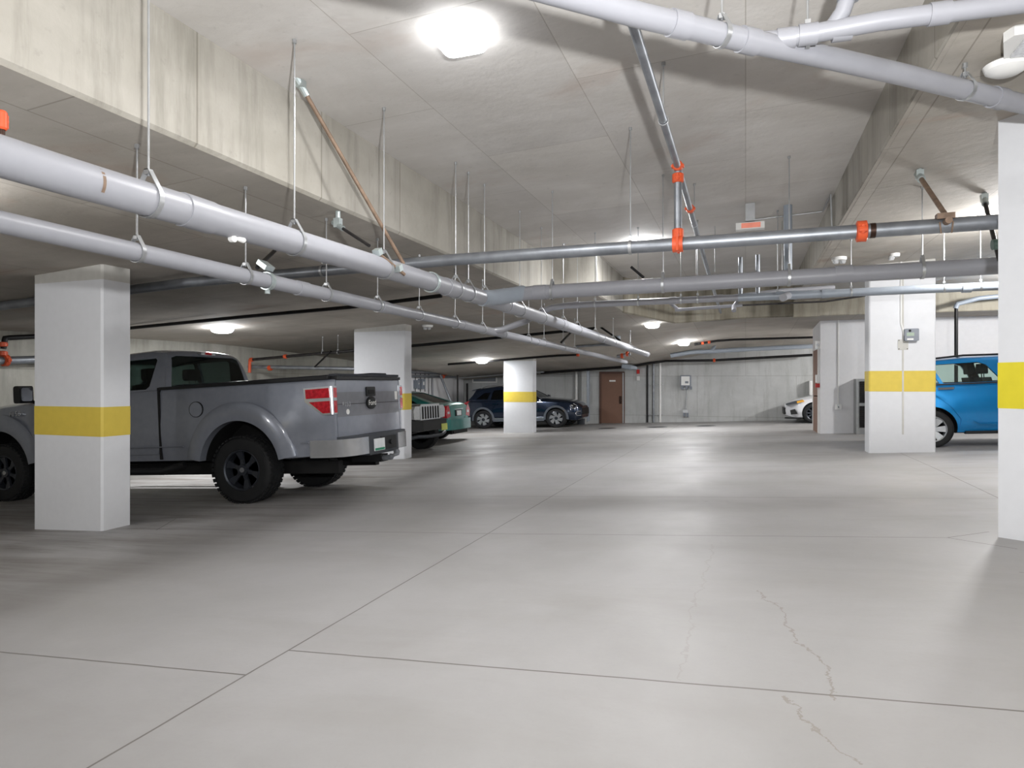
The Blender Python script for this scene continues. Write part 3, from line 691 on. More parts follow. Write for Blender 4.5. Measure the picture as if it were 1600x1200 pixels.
# seismic braces
def brace(label, a, b, r, mat, clamp=None, foot=True):
    t = pipe('sway_brace', label, 'brace', [a, b], r, mat)
    d = (Vector(b)-Vector(a)).normalized()
    if foot:
        m = MB(); a = Vector(a); m.box((a.x-.03, a.y-.025, a.z-.02), (a.x+.03, a.y+.025, a.z+.06)); m.tube([a-d*.07, a+d*.08], r*1.7, 10); m.tube([a+Vector((0, 0, .04)), (a.x, a.y, ceil(a.x, a.y))], .022, 10)
        m.build('anchor_bracket', 'zinc' if clamp is None else clamp, t, world=True)
    return t
a = at_x(470, 133, -3.12); b = lerp_path(P1, 1, 5.08)+Vector((-.03, 0, .1))
brace('long brown slanting brace from the high ceiling down to the thick drain', a, b, .016, 'rusty_strut')
a = at_z(528, 352, 2.62); brace('dark brace reaching from the low slab to the thick drain hanger', a, at_x(577, 384, -2.95), .014, 'dark_steel')
t = pipe('sway_brace', 'brown cut strut clamped on top of the thick drain by zinc clips', 'brace', [at_x(586, 392, -2.78), at_x(632, 429, -2.68)], .014, 'rusty_strut')
for px, py, x in ((590, 394, -2.77), (622, 419, -2.70)):
    p = at_x(px, py, x); m = MB(); m.box(p-Vector((.03, .03, .025)), p+Vector((.03, .03, .025)), Matrix.Rotation(.5, 3, 'X')); m.build('strut_clip', 'zinc', t, smooth=False, world=True)
p = lerp_path(P1, 1, 5.55); m = MB(); m.lathe([(.088, -.018), (.098, -.018), (.098, .018), (.088, .018)], 1, p, 24, caps=False); m.build('saddle', 'zinc', t, world=True)
a = at_z(429, 392, 2.55); b = at_x(402, 418, -3.75); t = pipe('sway_brace', 'black brace stub clamped beside the slimmer drain', 'brace', [a, b], .018, 'black_steel')
p = at_x(415, 415, -3.6); m = MB(); m.box(p-Vector((.05, .05, .02)), p+Vector((.05, .05, .02)), Matrix.Rotation(.6, 3, 'Y')); m.build('strut_clip', 'zinc', t, smooth=False, world=True)
p = lerp_path(P2, 1, at_x(418, 430, -3.55).y); m = MB(); m.lathe([(.062, -.02), (.072, -.02), (.072, .02), (.062, .02)], 1, p, 24, caps=False); m.tube([p+Vector((0, 0, -.06)), p+Vector((0, 0, -.1))], .02, 8); m.build('saddle', 'zinc', t, world=True)
a = at_y(1437, 274, 6.5); a.z = min(a.z, z_right(a.x, 6.5)-.06); b = at_y(1476, 334, 6.05)
t = brace('brown pipe brace from the right ceiling down to the steel main', at_z(1437, 276, 3.12), b, .02, 'rusty_strut')
m = MB(); c = at_y(1480, 346, 5.92); m.tube([c+Vector((0, -.05, 0)), c+Vector((0, .08, .0))], .026, 12); m.tube([c+Vector((-.05, 0, -.0)), c+Vector((-.04, 0, -.09))], .006, 6); m.tube([c+Vector((.04, 0, 0)), c+Vector((.03, 0, -.09))], .006, 6)
m.box(c+Vector((-.06, .02, .03)), c+Vector((.06, .1, .075))); m.build('brace_clamp', 'rusty_strut', t, world=True)
t = brace('dark brace beside the near right column reaching down to the thick cross drain', at_z(1538, 312, 3.16), at_y(1562, 408, 7.42), .02, 'dark_steel')
p = at_y(1560, 382, 7.3); m = MB(); m.tube([p-Vector((.05, 0, 0)), p+Vector((.12, 0, .01))], .05, 12); m.build('tube_coil', 'green_tube', t, world=True)
brace('black brace sloping right onto the far part of the thick drain', at_y(928, 504, 16.0), lerp_path(P1, 1, 15.4)+Vector((0, 0, .1)), .025, 'black_steel', foot=False)
pipe('sway_brace', 'black brace crossing behind the thick drain towards the slimmer one', 'brace', [at_y(905, 506, 13.5), at_y(877, 535, 12.6)], .022, 'black_steel')
pipe('sway_brace', 'short black brace seen between the steel main and the thick cross drain', 'brace', [at_y(986, 417, 8.0), at_y(1006, 434, 8.0)], .016, 'black_steel')
p = at_x(885, 541, -3.55); 
# vertical stubs above the cross drains and the wide vertical duct
for k, (px, p0, p1) in enumerate(((1157, 402, 432), (1184, 398, 430))):
    a = at_y(px, p1, 9.8); pipe('vent_stub', 'short upright dark vent stub above the cross drain, %s of the two' % ['left', 'right'][k], 'pipe', [(a.x, a.y, a.z-.3), at_y(px, p0, 9.8)], .03, 'dull_steel')
a = at_y(1231, 336, 9.6); b = at_y(1231, 424, 9.6)
pipe('drain_drop', 'pale upright pipe hanging down to the cross drains, right of the red sign', 'pipe', [(a.x, 9.6, z_high(a.x)), b, (b.x, 9.3, b.z-.1)], .055, 'pvc_grey')
a = at_y(966, 502, 17.6); pipe('drain_drop', 'upright grey pipe dropping onto the far end of the thick drain', 'pipe', [(a.x, a.y, z_low(a.x, a.y)), at_y(966, 531, 17.6)], .06, 'pvc_grey')
q = [at_z(1172, 336, 3.58), at_z(1287, 328, 3.58)]; q = [(q[0].x, 10.1, z_high(0)-.02), (1.02, 10.1, z_high(1)-.02), (1.02, 9.2, z_high(1)-.03), (1.04, 9.2, z_right(1.1, 9)-.03), (1.3, 9.6, z_right(1.2, 9)-.02)]
pipe('conduit', 'thin metal conduit running along the high ceiling to the right beam', 'conduit', q, .011, 'galvanised')
# thin long rods on the high ceiling
for k, (px, py0, py1, yy) in enumerate(((932, 406, 440, 10.6), (1088, 330, 428, 10.4), (1117, 390, 425, 10.3), (1222, 302, 430, 10.5))):
    a = at_y(px, py1, yy); t = thing('threaded_rod', 'bare thin rod hanging from the high ceiling, %s from the left' % ORD[k], 'rod', (a.x, a.y, z_high(a.x)), 'bare rods on the high ceiling')
    m = MB(); m.tube([(a.x, yy, ceil(a.x, yy)), a], .0055, 8); m.build('rod', 'galvanised', t, world=True)
# services on the right white wall
y = 17.6
pipe('conduit', 'grey pipe elbow and short run on the white room wall left of the sensor column', 'pipe', [at_y(1283, 463, y), at_y(1297, 478, y), at_y(1305, 486, y), at_y(1360, 484, y)], .05, 'pvc_grey')
pipe('conduit', 'thin dark pipe high on the white room wall', 'pipe', [at_y(1275, 472, y), at_y(1300, 469, y), at_y(1360, 470, y)], .03, 'dark_steel')
pipe('conduit', 'upper grey pipe crossing above the white room wall', 'pipe', [at_y(1310, 458, y), at_y(1380, 456, y), at_y(1470, 462, y), at_y(1600, 455, y)], .05, 'pvc_grey')
pipe('conduit', 'bent grey pipe with a black drop leg above the bright blue car', 'pipe', [at_y(1610, 458, 16.5), at_y(1530, 466, 16.5), at_y(1496, 475, 16.5), at_y(1493, 482, 16.5)], .05, 'pvc_grey')
pipe('drop_leg', 'black upright pipe behind the bright blue car roof', 'pipe', [at_y(1494, 480, 16.5), at_y(1494, 562, 16.5), at_y(1494, 600, 16.5)], .035, 'black_steel')
pipe('conduit', 'thin white conduit down the white room wall to a small box', 'conduit', [at_y(1310, 500, 17.97), at_y(1310, 632, 17.97)], .014, 'device_white')
p = at_y(1310, 636, 17.97); t = thing('outlet_box', 'small white outlet box low on the white room wall', 'box', p)
m = MB(); m.rbox((-.07, -.03, -.06), (.07, .02, .07), .01, 1); m.build('box_body', 'device_white', t)
m = MB(); m.tube([(0, -.035, -.02), (0, -.035, .02)], .012, 8); m.build('switch', 'device_grey', t)
# ---------------------------------------------------------------- devices
# gas sensor on the sensor column
p = at_y(1423, 523.5, 12.26); t = thing('gas_sensor', 'small grey gas sensor box with a display on the white column by the blue car', 'sensor', p)
m = MB(); m.rbox((-.1, -.09, -.1), (.1, 0, .1), .015, 1); m.build('housing', 'device_grey', t)
m = MB(); m.box((-.075, -.096, -.02), (.03, -.089, .035)); m.build('display', 'display_green', t, smooth=False)
m = MB(); m.box((-.07, -.095, -.085), (.02, -.089, -.06)); m.build('label_strip', 'device_white', t, smooth=False)
m = MB(); m.lathe([(.018, -.1), (.02, -.09), (.02, -.08)], 1, (-.03, 0, .065), 12); m.build('sounder', 'shadow_black', t)
a = at_y(1408, 440, 12.24); pipe('conduit', 'thin white conduit running down the column to the gas sensor', 'conduit', [(a.x, 12.243, 3.3), at_y(1408, 505, 12.243), at_y(1413, 522, 12.243), at_y(1416, 530, 12.243)], .014, 'device_white')
p = at_y(1411, 538, 12.255); t = thing('sensor_shadow_plate', 'thin plate standing in for the gas sensor shadow, just below its left', 'plate', p); m = MB(); m.box((-.075, -.006, -.09), (.075, 0, .08)); m.build('plate', 'column_bare', t, smooth=False)  # the sensor box's cast shadow, built as a bolted plate
m = MB(); [m.lathe([(.008, -.012), (.008, 0)], 1, (x, 0, z), 8) for x in (-.06, .06) for z in (-.075, .065)]; m.build('bolt', 'dark_steel', t)
# ceiling sign with red face, over the pipes
p = at_z(1172, 352, 3.35); t = thing('warning_sign', 'small white box with a glowing red face under the high ceiling', 'sign', (p.x, p.y, z_high(p.x)))
zt = z_high(p.x)-p.z
m = MB(); m.box((-.06, -.05, -zt+.05), (.06, .05, 0)); m.build('mounting_box', 'galvanised', t, smooth=False)
m = MB(); m.box((-.18, -.06, -zt-.06), (.18, .06, -zt+.03)); m.build('housing', 'device_white', t, smooth=False)
m = MB(); m.box((-.11, -.066, -zt-.045), (.13, -.059, -zt+.02)); m.build('face', 'sign_red', t, smooth=False)
def round_dev(px, py, zf, label, r=.11, lamps=2):
    p = on(px, py, zf); t = thing('emergency_light', label, 'emergency light', p)
    m = MB(); m.lathe([(r, .0), (r, -.03), (r*.9, -.05)], 2, (0, 0, 0), 24); m.build('base', 'device_white', t)
    for k in range(lamps):
        m = MB(); c = (-.05+.1*k, -.02, -.07); m.lathe([(.0, -.035), (.035, -.03), (.045, 0), (.035, .03)], 2, c, 14); part_label(m.build('lamp_head', 'clear_lens', t), 'clear lamp head')
    return t
round_dev(1311, 402, z_right, 'round clear emergency lamp under the right slab above the cross drain')
t = round_dev(1398, 396, z_right, 'flat grey detector on the right slab just above the sensor column', .07, 1)
round_dev(668, 508, z_low, 'round unlit lamp on the low slab above the second column', .12, 2)
p = on(1313, 470, z_low) if False else None
for k, (px, py) in enumerate(((708, 567),)):
    p = on(px, py, z_low); 
# big white emergency unit at the top right
p = at_z(1585, 62, 3.19); t = thing('emergency_light', 'large white emergency lighting unit cut off by the top right edge', 'emergency light', p)
m = MB(); m.prism([(-.06, -.19), (.2, -.19), (.2, .16), (-.0, .16), (-.09, -.12)], 2, -.06, .02); m.build('housing', 'device_white', t, smooth=False)
m = MB(); m.rbox((.0, -.15, -.07), (.14, .08, -.055), .015, 2); m.build('battery_cover', 'clear_lens', t)
m = MB()
m.lathe([(0, -.05), (.07, -.045), (.11, -.02), (.12, .01), (.09, .03), (0, .035)], 2, (.03, .21, -.06), 20); m.build('lamp_head', 'device_white', t)
# ---------------------------------------------------------------- back wall
YW = 25.3
a = at_y(938, 582, YW); b = at_y(975, 661, YW); x0, x1 = a.x, b.x; zt = a.z; zb_ = fl(x0, YW)
t = tag(bpy.data.objects.new('door_1', None), None); C.objects.link(t); t.location = ((x0+x1)/2, YW, zb_); struct(t)
m = MB(); m.box((x0-.03, YW-.05, zb_), (x0+.05, YW, zt+.03)); m.box((x0+.05, YW-.05, zt-.05), (x1-.05, YW, zt+.03)); m.box((x1-.05, YW-.05, zb_), (x1+.03, YW, zt+.03)); m.build('door_frame', 'door_frame_brown', t, smooth=False, world=True)
m = MB(); m.box((x0+.05, YW-.03, zb_+.02), (x1-.05, YW-.005, zt-.05)); m.build('door_leaf', 'door_brown', t, smooth=False, world=True)
m = MB(); m.box((x1-.05, YW-.055, zb_), (x1-.0, YW-.045, zt-.02)); m.build('steel_jamb', 'galvanised', t, smooth=False, world=True)
m = MB(); m.box(((x0+x1)/2-.1, YW-.04, zt-.36), ((x0+x1)/2+.14, YW-.028, zt-.3)); m.build('door_sign', 'device_white', t, smooth=False, world=True)
m = MB(); hx = x1-.13; m.box((hx-.05, YW-.05, zb_+.78), (hx+.05, YW-.03, zb_+1.08)); m.tube([(hx, YW-.05, zb_+.92), (hx, YW-.12, zb_+.92)], .025, 10); m.build('door_handle', 'brass', t, world=True)
def wallbox(name, label, cat, px0, py0, px1, py1, y, d, mat, extra=None):
    a = at_y(px0, py0, y); b = at_y(px1, py1, y); t = thing(name, label, cat, ((a.x+b.x)/2, y, b.z))
    m = MB(); m.box((a.x, y-d, b.z), (b.x, y, a.z)); m.build('housing', mat, t, smooth=False, world=True); return t, a, b
t, a, b = wallbox('electrical_panel', 'grey electrical panel with a white cover on the back wall', 'panel', 1063.5, 586.5, 1080, 604, YW, .2, 'device_grey')
m = MB(); m.box((a.x+.04, YW-.215, b.z+.05), (b.x-.04, YW-.2, a.z-.04)); m.build('cover', 'device_white', t, smooth=False, world=True)
m = MB(); m.box((a.x+.18, YW-.222, b.z+.12), (a.x+.3, YW-.215, b.z+.2)); m.build('breaker_window', 'device_grey', t, smooth=False, world=True)
for k in range(3):
    m = MB(); x = a.x+.03+.15*k; m.box((x, YW-.16, b.z-.1), (x+.09, YW-.02, b.z)); m.build('socket', 'device_grey', t, smooth=False, world=True)
pipe('conduit', 'pale conduit dropping from the electrical panel to the wall sockets', 'conduit', [at_y(1073.5, 607, YW-.04), at_y(1071.5, 640, YW-.04)], .022, 'galvanised')
t, a, b = wallbox('socket_box', 'low grey double socket box on the back wall below the panel', 'box', 1067.5, 640, 1075.5, 645, YW, .1, 'galvanised')
for k in range(2):
    m = MB(); x = a.x+.01+k*.12; m.box((x, YW-.12, b.z-.14), (x+.07, YW-.02, b.z)); m.build('socket', 'device_grey', t, smooth=False, world=True)
for k, (px, r, mat, lb) in enumerate(((1011.5, .035, 'black_steel', 'dark'), (1021, .04, 'dull_steel', 'grey'), (1031.5, .04, 'device_white', 'white'))):
    t = pipe('wall_pipe', '%s upright pipe on the back wall right of the brown door' % lb, 'pipe', [at_y(px, 565 if k != 2 else 560, YW-.1), at_y(px, 659.8, YW-.1)], r, mat)
    for py in (601, 648):
        m = MB(); p = at_y(px, py, YW-.08); m.box(p-Vector((.09, .03, .015)), p+Vector((.09, .09, .015))); m.build('wall_strap', 'galvanised', t, smooth=False, world=True)
t, a, b = wallbox('fire_alarm', 'red fire alarm with a white pull box right of the brown door', 'alarm', 995.5, 577.5, 999.5, 584, YW, .12, 'alarm_red')
m = MB(); m.box((a.x, YW-.1, b.z-.26), (b.x-.0, YW, b.z-.1)); m.build('pull_box', 'device_white', t, smooth=False, world=True)
pipe('wall_pipe', 'slim white upright pipe left of the pilaster beside the door', 'pipe', [at_y(900.5, 577, YW-.1), at_y(900.5, 660, YW-.1)], .055, 'device_white')
t = pipe('downpipe', 'wide pale grey downpipe in the recess left of the brown door', 'pipe', [at_y(917.5, 577, YW-.16), at_y(917.5, 658, YW-.16)], .1, 'pvc_grey', [(at_y(917.5, 590, YW-.16), (0, 0, 1)), (at_y(917.5, 602, YW-.16), (0, 0, 1))], sl=.05)
t = thing('bollard', 'dark olive post at the foot of the recess by the dark blue vehicle nose', 'post', (at_y(908, 660, 24.9).x, 24.9, fl(-6, 24.9))); m = MB(); m.rbox((-.13, -.1, 0), (.13, .1, .75), .02, 2); m.build('post', 'dark_grey_plastic', t)
m = MB(); m.box((-.14, -.11, .75), (.14, .11, .78)); m.build('cap', 'shadow_black', t, smooth=False)
# duct-like cone over the door
a = at_y(990, 572, 24.9); pipe('drain_elbow', 'pale wide pipe elbow hanging above the brown door', 'pipe', [at_y(972, 572, 24.0), at_y(985, 574, 24.0), at_y(994, 575, 24.2)], [.09, .1, .06], 'pvc_grey')
# vent grille far left
a = at_y(739.5, 573, YW); b = at_y(776, 597, YW)
t = thing('vent_grille', 'pale rectangular vent grille high on the far back wall above the dark blue vehicle', 'vent', ((a.x+b.x)/2, YW, b.z))
m = MB(); m.box((a.x, YW-.03, b.z), (b.x, YW, a.z)); m.build('back_panel', 'device_grey', t, smooth=False, world=True)
m = MB()
for s in ((a.x-.03, b.z-.03, b.x+.03, b.z+.02), (a.x-.03, a.z-.02, b.x+.03, a.z+.03), (a.x-.03, b.z, a.x+.02, a.z), (b.x-.02, b.z, b.x+.03, a.z)): m.box((s[0], YW-.05, s[1]), (s[2], YW, s[3]))
m.build('frame', 'device_white', t, smooth=False, world=True)
m = MB()
for k in range(9): z = b.z+(a.z-b.z)*(k+.5)/9; m.box((a.x, YW-.045, z-.012), (b.x, YW-.02, z+.012))
m.build('louvres', 'louvre_grey', t, smooth=False, world=True)
# louvred steel unit between the room wall and the sensor column
a = at_y(1338, 592, 17.55); b = at_y(1362, 676, 17.55)
t = thing('louvred_cabinet', 'grey steel cabinet with mesh grilles half hidden behind the sensor column', 'cabinet', ((a.x+b.x)/2, 17.7, fl(a.x, 17.7)))
m = MB(); m.box((a.x, 17.55, fl(a.x, 17.6)), (b.x+.2, 17.98, a.z)); m.build('housing', 'louvre_grey', t, smooth=False, world=True)
for k in range(2):
    z0 = b.z+.12+k*(a.z-b.z)*.46; z1 = z0+(a.z-b.z)*.4; m = MB(); m.box((a.x+.07, 17.535, z0), (b.x+.05, 17.555, z1)); g = m.build('grille', 'shadow_black', t, smooth=False, world=True)
    m = MB()
    for i in range(12): z = z0+(z1-z0)*(i+.5)/12; m.box((a.x+.07, 17.525, z-.012), (b.x+.05, 17.54, z+.012), Matrix.Rotation(.3, 3, 'X'))
    m.build('slats', 'dark_steel', t, smooth=False, world=True)
# door and alarm on the side of the white room
zf = fl(1.76, 19)
d = bpy.data.objects.new('door_2', None); C.objects.link(d); d.location = (1.76, 19, zf); struct(d)
m = MB(); m.box((1.735, 18.25, zf), (1.76, 19.5, zf+2.15)); m.build('door_leaf', 'door_brown', d, smooth=False, world=True)
m = MB(); m.box((1.72, 18.17, zf), (1.77, 18.25, zf+2.2)); m.box((1.72, 19.5, zf), (1.77, 19.58, zf+2.2)); m.box((1.72, 18.25, zf+2.15), (1.77, 19.5, zf+2.2)); m.build('door_frame', 'device_white', d, smooth=False, world=True)
m = MB(); m.tube([(1.73, 18.4, zf+.95), (1.66, 18.4, zf+.95), (1.66, 18.55, zf+.95)], .012, 8); m.build('door_handle', 'brass', d, world=True)
a = at_x(1276, 606, 1.76)
t = thing('fire_alarm', 'small red alarm on the side wall of the white room', 'alarm', (1.71, 18.12, 1.25)); m = MB(); m.box((-.05, -.05, -.12), (.05, .04, -.02)); m.build('pull_box', 'alarm_red', t, smooth=False)
m = MB(); m.box((-.05, -.05, .0), (.05, .04, .2)); m.build('call_box', 'device_white', t, smooth=False)
t = thing('sounder_box', 'small white box high on the corner of the white room', 'box', (1.71, 18.1, 2.2)); m = MB(); m.box((-.06, -.05, -.1), (.05, .05, .1)); m.build('housing', 'device_white', t, smooth=False)
m = MB(); m.lathe([(.03, -.06), (.035, -.05)], 1, (0, 0, 0), 12); m.build('lens', 'clear_lens', t)
# white cabinet behind the white car
a = at_y(1265, 595, 24.9); b = at_y(1285, 626, 24.9)
t = thing('wall_cabinet', 'plain white cabinet fixed on the back wall behind the white car', 'cabinet', ((a.x+b.x)/2, 25.1, b.z)); m = MB(); m.rbox((a.x, 24.9, b.z), (b.x, 25.29, a.z), .02, 1); m.build('body', 'device_white', t, world=True)
m = MB(); m.box((a.x+.03, 24.885, b.z+.03), (b.x-.03, 24.9, a.z-.03)); m.build('cabinet_door', 'device_white', t, world=True, smooth=False)
# floor drains
for k, (px, py) in enumerate(((948, 669.5), (1027, 667.5), (1103, 665.5))):
    p = on(px, py); t = thing('floor_drain', 'dark round manhole cover on the far floor, %s of the three' % ['left', 'middle', 'right'][k], 'drain', p, 'floor drains before the back wall')
    m = MB(); m.lathe([(.3, -.01), (.3, .004), (.27, .008), (0, .008)], 2, (0, 0, 0), 28); m.build('cover', 'dark_steel', t)
    m = MB(); m.lathe([(.3, -.01), (.33, -.01), (.33, .006), (.3, .006)], 2, (0, 0, 0), 28); m.build('rim', 'dull_steel', t)
    t.rotation_euler = (0, -math.atan(slope(p.y)), 0)
# ================================================================ CARS
def interp(keys, x):
    if x <= keys[0][0]: return keys[0][1]
    for a, b in zip(keys, keys[1:]):
        if x <= b[0]: return a[1]+(b[1]-a[1])*(x-a[0])/(b[0]-a[0]) if b[0] > a[0] else b[1]
    return keys[-1][1]
def smk(keys, x, s=.05): return sum(interp(keys, x+s*k/3) for k in range(-3, 4))/7
def loft(stations, secf, closed=True):
    m = MB(); vs = []; n = None
    for x in stations:
        h = secf(x); full = h+[(-y, z) for (y, z) in h[::-1] if abs(y) > 1e-6]
        n = len(full); vs += [(x, y, z) for y, z in full]
    fs = [(k*n+i, k*n+(i+1) % n, (k+1)*n+(i+1) % n, (k+1)*n+i) for k in range(len(stations)-1) for i in range(n)]
    fs += [tuple(range(n))[::-1], tuple(range((len(stations)-1)*n, len(stations)*n))]
    m.add(vs, fs); return m
def inset(poly, d):
    area = sum(p[0]*q[1]-q[0]*p[1] for p, q in zip(poly, poly[1:]+poly[:1])); s = 1 if area > 0 else -1; out = []
    n = len(poly)
    for i in range(n):
        a, b, c = Vector(poly[i-1]), Vector(poly[i]), Vector(poly[(i+1) % n])
        e1 = (b-a).normalized(); e2 = (c-b).normalized(); n1 = Vector((-e1.y, e1.x))*s; n2 = Vector((-e2.y, e2.x))*s
        k = (n1+n2); k = k.normalized()/max(.35, k.normalized().dot(n1)); out.append(tuple(b+k*d))
    return out
def arc(cx, cz, rx, rz, a0, a1, n=24): return [(cx+rx*math.cos(math.radians(a0+(a1-a0)*k/n)), cz+rz*math.sin(math.radians(a0+(a1-a0)*k/n))) for k in range(n+1)]
def wheel(parent, x, y, R, w, rim, style, side, sx=1.0, tread=False, rimmat='silver_rim', nsp=5):
    """side -1: outer face towards -y"""
    t = []; m = MB(); h = w/2
    prof = [(rim*1.0, -h*.8), (rim*1.04, -h), ((R+rim)/2, -h*1.04), (R*.93, -h*.98), (R*.985, -h*.82), (R, -h*.6), (R, h*.6), (R*.985, h*.82), (R*.93, h*.98), ((R+rim)/2, h*1.04), (rim*1.04, h), (rim, h*.8)]
    m.lathe(prof, 1, (0, 0, 0), 48, sx, caps=False)
    if tread:
        for k in range(40):
            a = 2*PI*k/40
            for yy, da in ((-h*.92, 0), (-h*.4, .5), (h*.1, 0), (h*.62, .5)):
                b = a+da*2*PI/40; c = Vector((R*math.cos(b)*sx, 0, R*math.sin(b))); r = Matrix.Rotation(-b, 3, 'Y')
                m.box((c.x-.010, yy-h*.12, c.z-.024), (c.x+.010, yy+h*.2, c.z+.024), r)
    tire = m.build('tire', 'rubber', parent); tire.location = (x, y, R)
    f = side
    m = MB(); m.lathe([(rim*1.02, f*h*.98), (rim*.99, f*h*1.0), (rim*.93, f*h*.9), (rim*.9, f*h*.5), (rim*.88, -f*h*.6)], 1, (0, 0, 0), 40, sx, caps=False)
    m.lathe([(rim*.9, f*h*.05), (.0, f*h*.05)], 1, (0, 0, 0), 30, sx)
    o = m.build('rim', rimmat if style != 'kia' else 'black_rim', tire)
    part_label(o, 'wheel rim')
    m = MB()
    def spoke(a, w0, w1, r0, r1, y0, y1, th=.03):
        ca, sa = math.cos(a), math.sin(a); P = lambda r, u, yy: ((r*ca-u*sa)*sx, yy, r*sa+u*ca)
        vs = [P(r0, -w0, f*y0), P(r0, w0, f*y0), P(r1, w1, f*y1), P(r1, -w1, f*y1)]; vs += [(v[0], v[1]-f*th, v[2]) for v in vs]
        m.add(vs, [(0, 1, 2, 3), (7, 6, 5, 4), (0, 4, 5, 1), (1, 5, 6, 2), (2, 6, 7, 3), (3, 7, 4, 0)])
    for k in range(nsp):
        a = 2*PI*k/nsp+PI/2+.2
        if style == 'truck': spoke(a, .03, .022, .03, rim*.55, h*.72, h*.62); spoke(a, .024, .055, rim*.5, rim*.96, h*.62, h*.78)
        elif style == 'kia': spoke(a-.17, .05, .02, .05, rim*.97, h*.75, h*.85); spoke(a+.2, .012, .05, rim*.45, rim*.95, h*.8, h*.88)
        elif style == 'blue': spoke(a-.12, .03, .028, .04, rim*.96, h*.7, h*.85); spoke(a+.16, .022, .026, rim*.2, rim*.96, h*.7, h*.85)
        else: spoke(a, .03, .02, .03, rim*.96, h*.7, h*.82)
    m.build('spokes', rimmat, tire)
    m = MB(); m.lathe([(.07*R/.4, f*h*.6), (.065*R/.4, f*h*.85), (.0, f*h*.88)], 1, (0, 0, 0), 18, sx); m.build('hub_cap', 'black_rim' if style != 'blue' else rimmat, tire)
    if style == 'truck':
        m = MB(); m.lathe([(.035, f*h*.86), (.033, f*h*.9), (0, f*h*.9)], 1, (0, 0, 0), 16, sx); m.build('hub_badge', 'satin_chrome', tire)
    return tire
class Car:
    def __init__(s, name, label, cat, x, y, sp):
        s.sp = sp; g = fl(x, y); s.t = thing(name, label, cat, (x, y, g)); s.t.rotation_euler = (0, -math.atan(slope(y)), 0)
    def W(s, x): return smk(s.sp['w'], x, .06)
    def lower(s, d=0.):
        sp = s.sp
        def sec(x):
            w = s.W(x)-d; zb = smk(sp['zb'], x, .04)+d; zs = smk(sp['zs'], x, .06)-d; zc = smk(sp['zc'], x, .06)-d; zc = max(zc, zs)
            if zs < zb+.05: zs = zb+.05
            H = zs-zb; cr = sp.get('crease', .55); tk = sp.get('tuck', .035); sh = sp.get('sh', .05)
            fl_ = 0
            for (ax, rx) in sp.get('flare', []):
                q = abs(x-ax)/rx
                if q < 1: fl_ = max(fl_, sp.get('flare_h', .03)*(1-q*q)**.7)
            return [(0, zb), (w-.12, zb), (w-tk+fl_*.5, zb+.02), (w-tk*.4+fl_, zb+H*.18), (w+fl_, zb+H*.38), (w+fl_*.6, zb+H*cr), (w-.012, zb+H*(cr+.12)), (w-.02, zs-sh*1.4), (w-.032, zs-sh*.5), (w-.06, zs-.006), (w-.12, zs+.2*(zc-zs)), (w*.62, zs+.7*(zc-zs)), (w*.3, zs+.95*(zc-zs)), (0, zc)]
        x0, x1 = sp['x'][0]+d, sp['x'][1]-d; n = sp.get('n', 64)
        xs = [x0+(x1-x0)*(.5-.5*math.cos(PI*k/n))*.35+(x1-x0)*k/n*.65 for k in range(n+1)]
        return loft(xs, sec)
    def green(s, d=0., drop=.08):
        sp = s.sp; roof = sp['roof']; tm = sp.get('tumble', .2)
        def sec(x):
            zs = smk(sp['zs'], x, .06); w = s.W(x)-.06
            if 'gw' in sp: w = min(w, smk(sp['gw'], x, .02))
            zr = smk(roof, x, .03); h = max(.012, zr-zs); w -= d; h2 = max(.008, h-d)
            wt = w-tm*h
            return [(0, zs-drop), (w, zs-drop), (w, zs), (w-(w-wt)*.5, zs+h2*.5), (wt+.02, zs+h2*.84), (wt-.03, zs+h2*.95), (wt-.11, zs+h2*.995), (wt*.5, zs+h2+.015*min(1, h*3)), (0, zs+h2+.022*min(1, h*3))]
        xs = sorted(set([roof[0][0]+d+(roof[-1][0]-roof[0][0]-2*d)*k/50 for k in range(51)]+[min(max(k[0]+e, roof[0][0]+d), roof[-1][0]-d) for k in roof for e in (-.04, 0, .04)]))
        xs = [x for i, x in enumerate(xs) if i == 0 or x-xs[i-1] > 1e-4]
        return loft(xs, sec)
    def body(s, paint, wells, panels=(), roofpaint=None):
        sp = s.sp; low = s.lower().data('body', [paint])
        for (cx, cz, rx, rz) in wells:
            for sd in (-1, 1):
                m = MB(); ym = s.W(cx); poly = arc(cx, cz, rx, rz, 0, 360, 40)[:-1]
                m.prism(poly, 1, sd*(ym-.42), sd*(ym+.3)); low = boolean(low, m, slot='shadow_black')
        objs = {}
        for (nm, axis, poly, side, depth, gap, extra) in panels:
            # cut the panel out of the body and put back a slightly smaller piece of the same skin
            if axis == 1:
                ym = s.W(sum(p[0] for p in poly)/len(poly)); r0, r1 = side*(ym-depth), side*(ym+.15)
            elif axis == 0: r0, r1 = (sp['x'][1]-depth, sp['x'][1]+.2) if side > 0 else (sp['x'][0]-.2, sp['x'][0]+depth)
            else: r0, r1 = extra
            m = MB(); m.prism(inset(poly, gap), axis, r0+(0 if axis == 1 else 0), r1); pc = boolean(low.copy(), m, 'INTERSECT')
            m = MB(); m.prism(poly, axis, r0, r1); low = boolean(low, m)
            objs.setdefault(nm, []).append(pc)
        b = link(low, 'body', s.t)
        for nm, l in objs.items():
            for pc in l: link(pc, nm, s.t)
        s.bodyobj = b; return b
